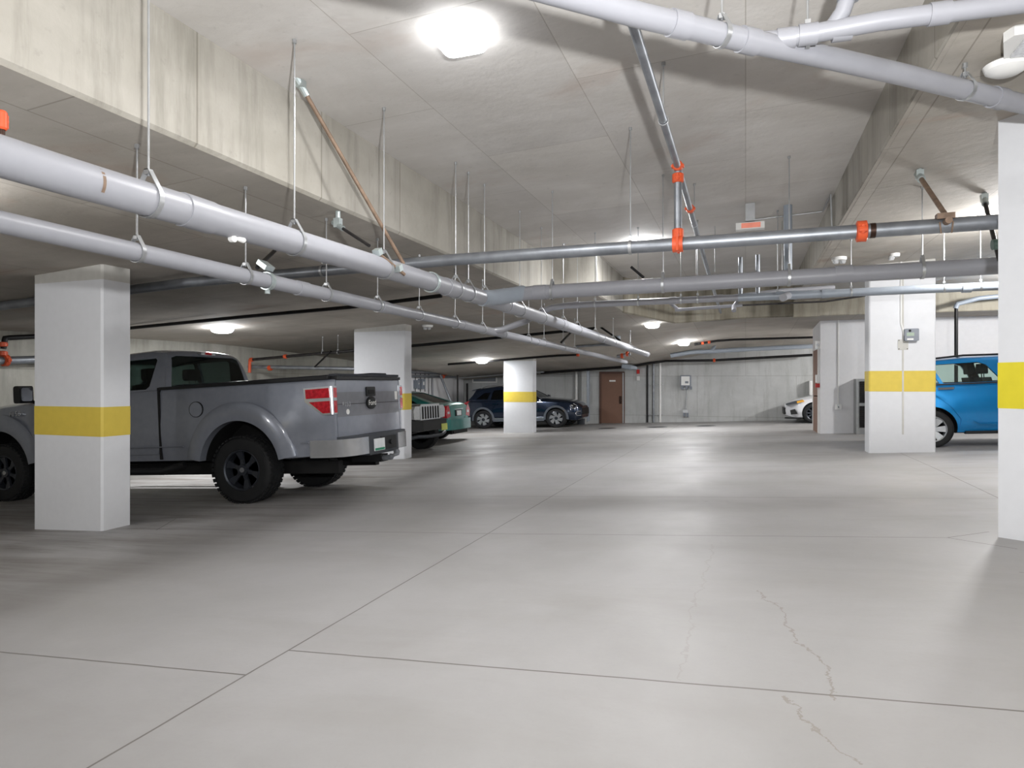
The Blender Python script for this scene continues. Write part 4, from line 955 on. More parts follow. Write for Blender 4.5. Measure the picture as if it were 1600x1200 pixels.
    def cabin(s, paint, side_wins, front=None, back=None, gmat='tinted_glass', trim='black_plastic', both=True):
        """side_wins: list of (poly(x,z)); front/back: (xa, xb, poly(y,z))"""
        outer = s.green().data('cabin', [paint]); inner = s.green(.055, .03).data('inner', ['shadow_black'])
        outer = boolean(outer, inner, slot='shadow_black')
        ga = s.green(.012).data('g', [gmat]); gb = s.green(.018, .06).data('g', [gmat]); shell = boolean(ga, gb)
        cuts = []
        for poly in side_wins:
            for sd in ((-1, 1) if both else (-1,)):
                m = MB(); m.prism(poly, 1, sd*.25, sd*1.4); cuts.append(('side_window', m, poly, sd))
        for nm, fb in (('windshield', front), ('rear_window', back)):
            if fb:
                m = MB(); m.prism(fb[2], 0, fb[0], fb[1]); cuts.append((nm, m, None, 0))
        for nm, m, poly, sd in cuts:
            g = boolean(shell.copy(), m, 'INTERSECT'); outer = boolean(outer, m); link(g, nm, s.t)
        link(outer, 'cabin', s.t); s.shell = shell
    def ring(s, cx, cz, rx, rz, wd, side, mat, a0=0, a1=180, out=.02, name='wheel_arch_trim', n=36, th=.03):
        """band round a wheel arch, following the side of the body"""
        m = MB(); vs = []
        for k in range(n+1):
            a = math.radians(a0+(a1-a0)*k/n)
            for e, o in ((0, out*.5), (.25, out), (.85, out*.8), (1, 0)):
                x = cx+(rx+wd*e)*math.cos(a); z = cz+(rz+wd*e)*math.sin(a); vs.append((x, side*(s.W(x)+s.flare(x)+o), z))
            x = cx+rx*math.cos(a); z = cz+rz*math.sin(a); vs.append((x, side*(s.W(x)-th-.03), z))
            x = cx+(rx+wd)*math.cos(a); z = cz+(rz+wd)*math.sin(a); vs.append((x, side*(s.W(x)-th-.03), z))
        idx = [0, 1, 2, 3, 5, 4]; fs = []
        for k in range(n):
            for i in range(6):
                j = (i+1) % 6; fs.append((k*6+idx[i], k*6+idx[j], (k+1)*6+idx[j], (k+1)*6+idx[i]))
        fs += [tuple(idx), tuple(n*6+i for i in idx)]
        m.add(vs, fs); return m.build(name, mat, s.t)
    def flare(s, x):
        f = 0
        for (ax, rx) in s.sp.get('flare', []):
            q = abs(x-ax)/rx
            if q < 1: f = max(f, s.sp.get('flare_h', .03)*(1-q*q)**.7)
        return f
    def side_patch(s, poly, side, mat, name, out=.006, th=.05):
        """thin solid following the side surface: lens, badge plate, handle recess"""
        m = MB(); ys = s.W(sum(p[0] for p in poly)/len(poly)); m.prism(poly, 1, side*(ys-th), side*(ys+out)); return m.build(name, mat, s.t, smooth=False)
def seats(t, xs, w, zb, zt, lean=.1):
    for x in xs:
        for sd in (-1, 1):
            m = MB(); yc = sd*w
            m.prism([(x-.08, zb-.35), (x+.1, zb-.35), (x+.06-lean, zt-.2), (x-.08-lean, zt-.2)], 1, yc-.22, yc+.22)
            m.tube([(x-lean*1.0, yc-.06, zt-.22), (x-lean*1.1, yc-.06, zt-.1)], .008, 6); m.tube([(x-lean, yc+.06, zt-.22), (x-lean*1.1, yc+.06, zt-.1)], .008, 6)
            m.rbox((x-.06-lean*1.1, yc-.13, zt-.14), (x+.05-lean*1.1, yc+.13, zt+.04), .04, 0)
            m.build('seat', 'seat_fabric', t)
# ---------------------------------------------------------------- grey pickup
RM = .44
sp = dict(x=(-5.75, 1.46), n=90,
    w=[(-5.75, .66), (-5.6, .8), (-5.3, .86), (-4.6, .88), (1.1, .88), (1.4, .86), (1.46, .83)],
    zb=[(-5.75, .62), (-5.3, .56), (.7, .56), (1.46, .60)],
    zs=[(-5.75, 1.32), (-5.5, 1.42), (-3.4, 1.54), (-1.4, 1.585), (1.46, 1.575)],
    zc=[(-5.75, 1.36), (-5.4, 1.5), (-3.5, 1.64), (-3.0, 1.62), (-1.4, 1.585), (1.46, 1.575)],
    roof=[(-3.95, 1.52), (-3.1, 2.06), (-2.6, 2.14), (-1.75, 2.165), (-1.45, 2.13), (-1.36, 2.05), (-1.29, 1.6), (-1.28, 1.52)],
    tumble=.24, crease=.52, tuck=.03, sh=.04, flare=[(0, .98), (-4.63, .98)], flare_h=.045)
tk = Car('pickup_truck', 'grey pickup truck with black wheels parked behind the nearest left column', 'pickup truck', -6.24, 7.78, sp)
door = [(-3.35, .66), (-1.43, .66), (-1.39, .8), (-1.39, 1.56), (-3.35, 1.56)]
tgp = [(-.79, .80), (.79, .80), (.79, 1.56), (-.79, 1.56)]
tk.body('truck_paint', [(0.0, .46, .66, .64), (-4.63, .46, .66, .64)],
        [('door', 1, door, -1, .05, .012, None), ('door', 1, door, 1, .05, .012, None), ('tailgate', 0, tgp, 1, .06, .012, None)])
win = [(-3.2, 1.585), (-1.66, 1.585), (-1.60, 1.63), (-1.54, 2.02), (-1.58, 2.045), (-2.75, 2.03), (-2.95, 1.98)]
tk.cabin('truck_paint', [[(-2.2, 1.59), (-1.68, 1.59), (-1.62, 1.63), (-1.55, 2.0), (-1.58, 2.03), (-2.2, 2.03)], [(-3.45, 1.58), (-2.28, 1.59), (-2.28, 2.03), (-2.9, 2.0)]],
         (-4.2, -2.9, [(-.74, 1.64), (.74, 1.64), (.62, 2.05), (-.62, 2.05)]), (-1.5, -1.1, [(-.74, 1.61), (.74, 1.61), (.64, 2.03), (.55, 2.06), (-.55, 2.06), (-.64, 2.03)]), 'truck_glass')
t = tk.t
seats(t, (-1.95, ), .38, 1.5, 1.88)
for nm, x in (('wheel', 0.0), ('wheel', -4.63)):
    for sd in (-1, 1): wheel(t, x, sd*.745, RM, .27, .265, 'truck', sd, 1.1, True, 'black_rim', 6)
for cx in (0, -4.63):
    for sd in (-1, 1): tk.ring(cx, .46, .655, .635, .25, sd, 'truck_paint', 10, 170, .03, 'fender_flare')
for sd in (-1, 1):
    for a, b in ((-3.75, -.95), (.98, 1.1)):
        m = MB(); m.tube([(a, sd*.893, .775), (b, sd*.893, .775)], .009, 6); m.build('lower_crease', 'truck_paint', t)
# dark cut line between cab and bed
m = MB()
for sd in (-1, 1): m.box((-1.395, sd*.84-.045, .6), (-1.365, sd*.84+.045, 1.60))
m.build('cab_gap', 'shadow_black', t, smooth=False)
# lower body crease and chassis
m = MB(); m.box((-5.3, -.5, .34), (1.25, -.4, .5)); m.box((-5.3, .4, .34), (1.25, .5, .5)); m.tube([(0, -.7, .44), (0, .7, .44)], .06, 12); m.tube([(-4.63, -.7, .42), (-4.63, .7, .42)], .05, 12)
m.lathe([(0, -.14), (.1, -.12), (.14, 0), (.1, .12), (0, .14)], 0, (0, 0, .44), 16); m.build('chassis', 'shadow_black', t)
m = MB(); m.tube([(.35, .3, .5), (.5, -.35, .47), (.85, -.38, .47), (1.1, -.4, .46)], .1, 14); m.build('muffler', 'black_plastic', t)
for sd in (-1, 1):
    m = MB(); m.tube([(-3.7, sd*.86, .52), (-3.55, sd*.92, .44), (-1.3, sd*.92, .44), (-1.0, sd*.84, .52)], .05, 12); m.build('running_board', 'black_plastic', t)
    m = MB(); m.rbox((-.95, sd*.82-.02, .3), (-.75, sd*.82+.02, .72), .01, 0); 
    # black bed rail cap
    m = MB(); m.box((-1.36, sd*.83-.055, 1.565), (1.40, sd*.83+.045, 1.605)); m.build('bed_rail', 'black_plastic', t)
    # tail light
    poly = [(1.04, 1.465), (1.445, 1.475), (1.452, 1.12), (1.31, 1.115), (1.055, 1.29)]
    a = tk.side_patch(poly, sd, 'satin_chrome', 'tail_light_bezel', .012, .12)
    wr = MB(); wr.prism([(sd*.70, 1.13), (sd*.875, 1.13), (sd*.875, 1.47), (sd*.74, 1.47)] if False else [(sd*.795, 1.12), (sd*.862, 1.12), (sd*.862, 1.475), (sd*.795, 1.475)], 0, 1.36, 1.475); wr.build('tail_light_side', 'satin_chrome', t)
    up = [(1.08, 1.33), (1.435, 1.33), (1.43, 1.452), (1.075, 1.445)]; lo = [(1.12, 1.285), (1.435, 1.29), (1.435, 1.14), (1.32, 1.138)]
    for q in (up, lo): part_label(tk.side_patch(q, sd, 'red_lens', 'tail_light', .02, .06), 'red tail light lens')
    m = MB(); m.box((1.40, sd*.83-.03, 1.33), (1.482, sd*.83+.03, 1.452)); m.box((1.40, sd*.83-.03, 1.14), (1.482, sd*.83+.03, 1.29)); m.build('tail_light', 'red_lens', t, smooth=False)
    # door handles, mirror
    m = MB(); m.rbox((-1.75, sd*.9-.02, 1.36), (-1.55, sd*.9+.02, 1.4), .012, 1)
    m = MB(); m.rbox((-3.99, sd*1.0-.1, 1.50), (-3.85, sd*1.0+.1, 1.76), .04, 1); m.tube([(-3.92, sd*.82, 1.50), (-3.92, sd*.95, 1.56)], .025, 8); m.build('side_mirror', 'black_plastic', t)
    m = MB(); m.rbox((-3.855, sd*1.0-.08, 1.53), (-3.842, sd*1.0+.08, 1.73), .03, 0); m.build('mirror_glass', 'chrome', t)
    text('F150', .1, 'satin_chrome', t, 'fender_badge', Matrix.Translation((-4.28, sd*.893, 1.345)) @ (Matrix.Rotation(PI/2, 4, 'X') if sd < 0 else Matrix.Rotation(PI, 4, 'Z') @ Matrix.Rotation(PI/2, 4, 'X')), .008, 1.3)
# fuel door
m = MB(); c = []
m.lathe([(.098, -.895), (.098, -.878)], 1, (-.72, 0, 1.27), 30, 1.1); m.lathe([(.105, -.889), (.105, -.87)], 1, (-.72, 0, 1.27), 30, 1.1)
m = MB(); m.lathe([(.1, -.884), (.108, -.884), (.108, -.86), (.1, -.86)], 1, (-.72, 0, 1.27), 30, 1.1, caps=False); m.add([], []); m.build('fuel_door_seam', 'black_plastic', t)
m = MB(); m.lathe([(.099, -.87), (.099, -.885), (.0, -.885)], 1, (-.72, 0, 1.27), 30, 1.1); m.build('fuel_door', 'truck_paint', t)
# tonneau cover with raised far side, seams
m = MB(); m.rbox((-1.25, -.76, 1.57), (1.36, .76, 1.625), .04, 0); m.build('bed_cover', 'tonneau_vinyl', t)
m = MB(); m.rbox((-1.25, .30, 1.6), (1.3, .74, 1.665), .03, 0); m.box((1.36, -.78, 1.60), (1.475, .78, 1.632)); m.build('bed_cover_fold', 'tonneau_vinyl', t)
m = MB(); m.box((1.33, -.80, 1.555), (1.49, .80, 1.595)); m.build('tailgate_spoiler', 'black_plastic', t)
# tailgate details
xt = 1.452
m = MB(); m.box((xt, -.77, 1.08), (xt+.012, .77, 1.395)); m.build('tailgate_applique', 'truck_grey_dark', t, smooth=False)
m = MB(); m.box((xt+.011, -.77, 1.236), (xt+.015, .77, 1.243)); m.build('applique_line', 'shadow_black', t, smooth=False)
m = MB(); m.rbox((xt, -.11, 1.33), (xt+.03, .11, 1.46), .02, 0); m.build('tailgate_handle', 'black_plastic', t)
m = MB(); m.rbox((xt+.03, -.07, 1.36), (xt+.036, .07, 1.42), .015, 0); m.build('handle_recess', 'shadow_black', t)
m = MB(); m.lathe([(.085, xt+.0), (.085, xt+.035), (.07, xt+.042), (0, xt+.042)], 0, (0, 0, 0), 28); m.v = [(v[0], v[1]*1.35, v[2]*1.0+1.24) for v in m.v]; m.build('oval_badge', 'black_plastic', t)
RX = Matrix.Rotation(PI/2, 4, 'Z') @ Matrix.Rotation(PI/2, 4, 'X')
text('Ford', .1, 'device_white', t, 'badge_script', Matrix.Translation((xt+.044, 0, 1.24)) @ RX, .001, 1)
text('F150', .085, 'satin_chrome', t, 'tailgate_badge', Matrix.Translation((xt+.014, -.58, 1.235)) @ RX, .003, 1.1)
text('XLT', .05, 'satin_chrome', t, 'trim_badge', Matrix.Translation((xt+.002, .62, .98)) @ RX, .003, 1.2)
m = MB(); m.lathe([(.035, xt+.01), (.035, xt+.016), (0, xt+.016)], 0, (0, -.55, 1.14), 18); m.build('round_sticker', 'device_white', t)
m = MB(); m.box((xt+.011, .66, 1.27), (xt+.016, .73, 1.39)); m.build('side_sticker', 'device_white', t, smooth=False)
# bumper
def bump(y0, y1, x0, x1, z0, z1, nm, mat, round_=0):
    m = MB(); m.rbox((x0, y0, z0), (x1, y1, z1), .035, 1); return m.build(nm, mat, t)
m = MB()
pl = [(1.10, -.88), (1.36, -.87), (1.54, -.80), (1.62, -.66), (1.65, -.35), (1.48, -.35), (1.48, -.66), (1.34, -.76), (1.10, -.80)]
m.prism(pl, 2, .58, .80); part_label(m.build('rear_bumper', 'satin_chrome', t), 'chrome rear bumper end')
m = MB(); m.prism([(x, -y) for x, y in pl], 2, .58, .80); part_label(m.build('rear_bumper', 'satin_chrome', t), 'chrome rear bumper end')
m = MB(); m.box((1.38, -.37, .555), (1.655, .37, .80)); m.prism([(1.30, -.84), (1.50, -.80), (1.60, -.68), (1.645, -.36), (1.645, .36), (1.60, .68), (1.50, .80), (1.30, .84)], 2, .795, .83); m.build('bumper_step', 'dark_grey_plastic', t)
m = MB(); m.box((1.60, -.10, .60), (1.668, .30, .78)); m.build('bumper_recess', 'black_plastic', t, smooth=False)
m = MB(); m.box((1.66, -.28, .60), (1.672, -.02, .76)); lp = m.build('license_plate', 'plate_white', t, smooth=False); part_label(lp, 'white licence plate with a green lower edge')
m = MB(); m.box((1.6725, -.27, .605), (1.674, -.03, .635)); m.build('plate_strip', 'plate_green', lp, smooth=False)
m = MB(); m.tube([(1.66, .14, .69), (1.69, .14, .69)], .03, 12); m.build('socket_cap', 'black_plastic', t)
m = MB(); m.box((1.2, -.12, .44), (1.66, .06, .54)); m.build('hitch_receiver', 'black_plastic', t, smooth=False)
m = MB(); m.tube([(1.66, -.06, .49), (1.78, -.06, .49), (1.80, -.06, .53)], .035, 12); m.tube([(1.62, .02, .49), (1.72, .06, .50), (1.74, .2, .52)], .025, 10); m.lathe([(0, .0), (.04, .02), (.045, .05), (.03, .08), (0, .09)], 2, (1.72, .2, .5), 14); m.build('tow_hitch', 'dull_steel', t)
m = MB(); m.rbox((-1.45, -.14, 2.085), (-1.33, .14, 2.13), .01, 0); m.build('brake_light_housing', 'satin_chrome', t)
m = MB(); m.box((-1.335, -.06, 2.088), (-1.322, .06, 2.125)); part_label(m.build('third_brake_light', 'red_lens', t, smooth=False), 'red third brake light')
# front end (mostly outside the frame)
m = MB(); m.box((-5.80, -.6, .95), (-5.7, .6, 1.32)); m.build('front_grille', 'chrome', t, smooth=False)
m = MB(); m.prism([(-5.86, -.7), (-5.6, -.86), (-5.3, -.89), (-5.3, .89), (-5.6, .86), (-5.86, .7)], 2, .6, .84); m.build('front_bumper', 'satin_chrome', t)
# small second shell: shadow liners for the wheel arches come from the black well faces
# ---------------------------------------------------------------- dark blue SUV
sp = dict(x=(-.79, 3.76), n=70,
    w=[(-.79, .60), (-.72, .78), (-.5, .88), (0, .92), (3.0, .92), (3.4, .86), (3.65, .72), (3.76, .52)],
    zb=[(-.79, .42), (-.6, .28), (3.3, .26), (3.6, .24), (3.76, .34)],
    zs=[(-.79, .98), (-.6, 1.06), (.6, 1.04), (2.2, 1.0), (3.2, .93), (3.6, .84), (3.76, .68)],
    zc=[(-.79, 1.0), (-.6, 1.08), (.6, 1.06), (2.0, 1.12), (2.4, 1.12), (3.2, 1.03), (3.6, .93), (3.76, .75)],
    roof=[(-.72, 1.03), (-.45, 1.3), (-.34, 1.5), (-.2, 1.52), (.5, 1.585), (1.1, 1.575), (1.5, 1.5), (2.05, 1.22), (2.3, 1.05)],
    tumble=.3, crease=.6, tuck=.06, sh=.05, flare=[(0, .55), (2.87, .55)], flare_h=.02)
c = Car('suv', 'dark blue SUV parked sideways behind the distant left column', 'car', -9.37, 23.86, sp)
dr = [(.32, .42), (1.2, .40), (1.2, 1.0), (.55, 1.02), (.42, .75)]; df = [(1.23, .40), (2.25, .42), (2.2, 1.0), (1.23, 1.0)]
c.body('navy_paint', [(0, .36, .40, .39), (2.87, .36, .40, .39)], [('door', 1, dr, -1, .05, .012, None), ('door', 1, df, -1, .05, .012, None)])
c.cabin('navy_paint', [[(-.28, 1.13), (.18, 1.10), (.3, 1.36), (.05, 1.35)], [(.32, 1.09), (1.15, 1.07), (1.15, 1.46), (.45, 1.44), (.38, 1.36)], [(1.22, 1.07), (1.95, 1.08), (1.6, 1.34), (1.22, 1.46)]],
        (1.3, 2.4, [(-.6, 1.12), (.6, 1.12), (.5, 1.5), (-.5, 1.5)]), (-.8, -.35, [(-.6, 1.1), (.6, 1.1), (.52, 1.42), (-.52, 1.42)]), 'dark_glass')
for x in (0, 2.87):
    for sd in (-1, 1):
        wheel(c.t, x, sd*.79, .345, .22, .235, 'kia', sd, 1.14, False, 'silver_rim', 6); c.ring(x, .36, .39, .38, .075, sd, 'kia_cladding', -8, 188, .015)
m = MB(); m.box((.42, -.945, .26), (2.42, -.85, .36)); m.build('sill_cladding', 'kia_cladding', c.t, smooth=False)
m = MB(); m.box((.45, -.95, .36), (2.42, -.88, .395)); m.build('sill_strip', 'satin_chrome', c.t, smooth=False)
m = MB(); m.prism([(3.24, .82), (3.5, .86), (3.6, .78), (3.52, .70), (3.3, .74)], 1, -.80, -.60); part_label(m.build('headlight', 'black_plastic', c.t, smooth=False), 'headlight')
m = MB(); m.tube([(3.52, -.80, .86), (3.64, -.74, .78), (3.55, -.80, .68), (3.4, -.84, .72)], .014, 6); m.tube([(3.42, -.82, .8), (3.5, -.8, .77)], .03, 8); m.build('daytime_light', 'clear_lens', c.t)
m = MB(); m.box((3.13, -.92, .6), (3.17, -.86, .74), Matrix.Rotation(-.5, 3, 'Y')); m.build('side_marker', 'amber_lens', c.t, smooth=False)
m = MB(); m.tube([(3.74, -.62, .58), (3.62, -.74, .57), (3.58, -.77, .5), (3.62, -.74, .42), (3.74, -.62, .42)], .018, 6); m.build('bumper_trim', 'satin_chrome', c.t)
m = MB(); m.box((3.66, -.5, .45), (3.78, .5, .68)); m.build('front_grille', 'black_plastic', c.t, smooth=False)
for sd in (-1, 1):
    m = MB(); m.prism([(-.81, 1.0), (-.6, 1.06), (-.62, .99), (-.74, .93), (-.81, .93)], 1, sd*.45, sd*.79); part_label(m.build('tail_light', 'red_lens', c.t, smooth=False), 'red tail light')
m = MB(); m.prism([(-.56, 1.47), (-.36, 1.51), (-.2, 1.535), (-.2, 1.5), (-.5, 1.45)], 1, -.62, .62); m.build('roof_spoiler', 'navy_paint', c.t)
for sd in (-1, 1):
    m = MB(); m.tube([(-.1, sd*.6, 1.54), (0.05, sd*.6, 1.60), (1.0, sd*.6, 1.62), (1.2, sd*.6, 1.57)], .02, 8); m.build('roof_rail', 'satin_chrome', c.t)
    m = MB(); m.rbox((1.95, sd*1.02-.09, 1.04), (2.12, sd*1.02+.09, 1.2), .04, 1); m.tube([(2.0, sd*.84, 1.04), (2.03, sd*.95, 1.08)], .02, 8); m.build('side_mirror', 'navy_paint', c.t)
m = MB(); m.rbox((.42, -.955, .9), (.62, -.92, .94), .01, 1); m.rbox((1.32, -.95, .88), (1.52, -.92, .92), .01, 1); m.build('door_handle', 'navy_paint', c.t)
# ---------------------------------------------------------------- bright blue wagon
sp = dict(x=(-.58, 3.75), n=60,
    w=[(-.58, .6), (-.5, .8), (-.35, .89), (3.0, .89), (3.5, .8), (3.75, .6)],
    zb=[(-.58, .4), (-.4, .26), (3.3, .22), (3.75, .35)],
    zs=[(-.58, 1.05), (-.4, 1.09), (1.2, 1.09), (2.3, 1.05), (3.4, .88), (3.75, .68)],
    zc=[(-.58, 1.05), (2.0, 1.11), (2.4, 1.11), (3.4, .95), (3.75, .72)],
    roof=[(-.55, 1.1), (-.38, 1.44), (-.2, 1.52), (.6, 1.565), (1.4, 1.56), (1.8, 1.5), (2.5, 1.12)],
    tumble=.3, crease=.55, tuck=.05, sh=.04, flare=[(0, .5), (2.8, .5)], flare_h=.015)
c = Car('station_wagon', 'bright blue station wagon between the sensor column and the near right column', 'car', 3.08, 14.1, sp)
dr = [(.42, .34), (1.42, .34), (1.42, 1.06), (.05, 1.06), (.02, .98), (.3, .72), (.44, .5)]; df = [(1.45, .34), (2.5, .34), (2.4, 1.06), (1.45, 1.1)]
c.body('blue_paint', [(0, .345, .395, .385), (2.8, .345, .395, .385)], [('door', 1, dr, -1, .04, .008, None), ('door', 1, df, -1, .04, .008, None)])
c.cabin('blue_paint', [[(-.4, 1.12), (.17, 1.125), (.02, 1.46), (-.3, 1.42)], [(.23, 1.125), (1.1, 1.125), (.90, 1.42), (.78, 1.47), (.08, 1.46)], [(1.24, 1.125), (2.3, 1.12), (1.75, 1.44), (1.5, 1.47), (1.1, 1.47)]],
        (1.6, 2.6, [(-.6, 1.15), (.6, 1.15), (.5, 1.5), (-.5, 1.5)]), (-.7, -.3, [(-.6, 1.12), (.6, 1.12), (.52, 1.42), (-.52, 1.42)]), 'clear_glass')
for x in (0, 2.8):
    for sd in (-1, 1): wheel(c.t, x, sd*.77, .335, .21, .225, 'blue', sd, 1.05, False, 'silver_rim', 7)
seats(c.t, (1.0, ), .36, 1.15, 1.40, .05)
m = MB(); m.box((-.4, -.845, 1.095), (2.3, -.825, 1.12)); m.build('window_trim', 'black_plastic', c.t, smooth=False)
m = MB(); m.rbox((.12, -.925, 1.02), (.36, -.885, 1.055), .012, 1); m.build('door_handle', 'chrome', c.t)
m = MB(); m.box((.5, -.9, .24), (2.4, -.8, .29)); m.build('sill', 'black_plastic', c.t, smooth=False)
m = MB(); m.tube([(.62, -.905, .47), (.72, -.905, .41), (2.3, -.905, .41)], .01, 6); m.build('lower_crease', 'blue_paint', c.t)
m = MB(); m.tube([(-.2, -.62, 1.545), (.6, -.62, 1.60), (1.4, -.62, 1.58)], .018, 8); m.build('roof_rail', 'black_plastic', c.t)
# ---------------------------------------------------------------- green sedan (tail end)
sp = dict(x=(-3.6, 1.0), n=56,
    w=[(-3.6, .6), (-3.3, .8), (-2.7, .87), (.3, .87), (.8, .83), (.95, .76), (1.0, .68)],
    zb=[(-3.6, .4), (-3.2, .25), (.5, .26), (1.0, .36)],
    zs=[(-3.6, .7), (-3.0, .88), (-1.5, 1.0), (.2, 1.08), (.85, 1.08), (1.0, 1.0)],
    zc=[(-3.6, .75), (-3.0, .92), (-2.2, 1.05), (.2, 1.15), (.9, 1.13), (1.0, 1.04)],
    roof=[(-2.5, 1.0), (-1.7, 1.42), (-1.2, 1.50), (-.7, 1.50), (-.4, 1.45), (.55, 1.12)],
    tumble=.3, crease=.55, tuck=.06, flare=[], sh=.07)
c = Car('sedan', 'teal green sedan seen from its tail, beyond the black vehicle', 'car', -8.9, 17.5, sp)
c.body('green_paint', [(0, .33, .37, .36), (-2.65, .33, .37, .36)], [('trunk_lid', 0, [(-.50, .66), (.50, .66), (.56, 1.06), (-.56, 1.06)], 1, .05, .01, None)])
c.cabin('green_paint', [[(-2.0, 1.07), (-1.05, 1.09), (-1.05, 1.40), (-1.5, 1.38)], [(-.98, 1.09), (.1, 1.12), (-.35, 1.36), (-.6, 1.40), (-.98, 1.40)]],
        (-2.5, -1.5, [(-.58, 1.05), (.58, 1.05), (.5, 1.45), (-.5, 1.45)]), (-.62, .6, [(-.56, 1.14), (.56, 1.14), (.5, 1.44), (-.5, 1.44)]), 'dark_glass')
for x in (0, -2.65):
    for sd in (-1, 1): wheel(c.t, x, sd*.76, .32, .2, .21, 'plain', sd, 1.08, False, 'silver_rim', 8)
for sd in (-1, 1):
    m = MB(); m.prism([(sd*.54, .72), (sd*.80, .68), (sd*.84, .86), (sd*.76, 1.03), (sd*.66, 1.05), (sd*.57, .9)], 0, .80, 1.005); part_label(m.build('tail_light', 'red_lens', c.t, smooth=False), 'red tail light')
    m = MB(); m.box((.8, sd*.80-.05, .70), (.93, sd*.80+.05, 1.0)); m.build('tail_light', 'red_lens', c.t)
    m = MB(); m.box((1.0, sd*.68-.07, .80), (1.012, sd*.68+.07, .87)); m.build('reverse_light', 'clear_lens', c.t, smooth=False)
m = MB(); m.prism([(.5, -.90), (.9, -.86), (1.08, -.7), (1.13, -.3), (1.13, .3), (1.08, .7), (.9, .86), (.5, .90)], 2, .34, .64); m.build('rear_bumper', 'green_paint', c.t)
m = MB(); m.box((1.0, -.22, .72), (1.02, .22, .9)); p = m.build('plate_recess', 'black_plastic', c.t, smooth=False)
m = MB(); m.box((1.02, -.15, .74), (1.03, .15, .88)); m.build('license_plate', 'plate_white', c.t, smooth=False)
m = MB(); m.box((.995, -.3, .915), (1.025, .3, .935)); m.build('chrome_strip', 'chrome', c.t, smooth=False)
m = MB(); m.box((.2, -.6, .22), (1.05, .5, .34)); m.tube([(.6, -.5, .27), (1.08, -.5, .27)], .035, 10); m.build('exhaust', 'shadow_black', c.t)
# ---------------------------------------------------------------- black jeep-like SUV (front end)
sp = dict(x=(-3.8, .58), n=56,
    w=[(-3.8, .7), (-3.5, .86), (.1, .86), (.35, .82), (.58, .72)],
    zb=[(-3.8, .5), (-3.0, .36), (.3, .42), (.58, .5)],
    zs=[(-3.8, 1.12), (-1.5, 1.18), (-.9, 1.14), (.4, 1.06), (.58, 1.0)],
    zc=[(-3.8, 1.12), (-1.5, 1.22), (-.9, 1.22), (.4, 1.14), (.58, 1.06)],
    roof=[(-3.7, 1.2), (-3.5, 1.72), (-2.6, 1.78), (-1.9, 1.74), (-1.7, 1.66), (-1.15, 1.18)],
    tumble=.2, crease=.55, tuck=.04, flare=[(0, .55)], flare_h=.03)
c = Car('off_road_vehicle', 'black off-road vehicle with a chrome slotted grille and a yellow plate beside the second column', 'car', -7.72, 14.16, sp)
c.body('black_paint', [(0, .4, .45, .44), (-2.7, .4, .45, .44)], [('hood', 2, [(-.95, -.66), (.5, -.56), (.5, .56), (-.95, .66)], 1, 0, .012, (1.0, 1.5))])
c.cabin('black_paint', [[(-2.6, 1.24), (-1.6, 1.22), (-1.85, 1.62), (-2.6, 1.66)]], (-1.9, -1.05, [(-.64, 1.24), (.64, 1.24), (.56, 1.66), (-.56, 1.66)]), None, 'dark_glass')
for x in (0, -2.7):
    for sd in (-1, 1): wheel(c.t, x, sd*.73, .37, .25, .22, 'plain', sd, 1.08, True, 'black_rim', 7)
m = MB(); m.prism([(-.50, .74), (.56, .74), (.54, 1.1), (.5, 1.14), (-.46, 1.14), (-.5, 1.1)], 0, .50, .60); m.build('grille_surround', 'chrome', c.t, smooth=False)
for k in range(7):
    y = .03+(k-3)*.135; m = MB(); m.prism([(y-.032, .79), (y+.032, .79), (y+.032, 1.07), (y, 1.09), (y-.032, 1.07)], 0, .6, .606); m.build('grille_slot', 'shadow_black', c.t, smooth=False)
for sd in (-1, 1):
    m = MB(); m.prism([(sd*.42, .8), (sd*.74, .78), (sd*.8, .95), (sd*.72, 1.08), (sd*.44, 1.08)], 0, .46, .60) if sd else None
    m = MB(); m.prism([(sd*.52, .78), (sd*.80, .80), (sd*.83, 1.0), (sd*.74, 1.10), (sd*.52, 1.10)], 0, .30, .60); part_label(m.build('headlight', 'clear_lens', c.t, smooth=False), 'clear headlight')
    m = MB(); m.box((.30, sd*.86-.03, .55), (.40, sd*.86+.03, .70)); m.build('side_marker', 'amber_lens', c.t, smooth=False)
m = MB(); m.prism([(.2, -.90), (.55, -.82), (.72, -.6), (.74, .6), (.55, .82), (.2, .90)], 2, .52, .76); m.build('front_bumper', 'black_plastic', c.t)
m = MB(); m.tube([(.3, -.9, .34), (.62, -.72, .40), (.70, -.4, .38), (.70, .4, .38), (.62, .72, .42)], .045, 12); m.build('bull_bar', 'dark_grey_plastic', c.t)
m = MB(); m.box((.74, .30, .48), (.75, .62, .64)); p = m.build('license_plate', 'plate_yellow', c.t, smooth=False); part_label(p, 'yellow licence plate')
m = MB(); m.tube([(.6, -.5, .42), (.66, -.5, .36)], .02, 8); m.build('tow_hook', 'chrome', c.t)
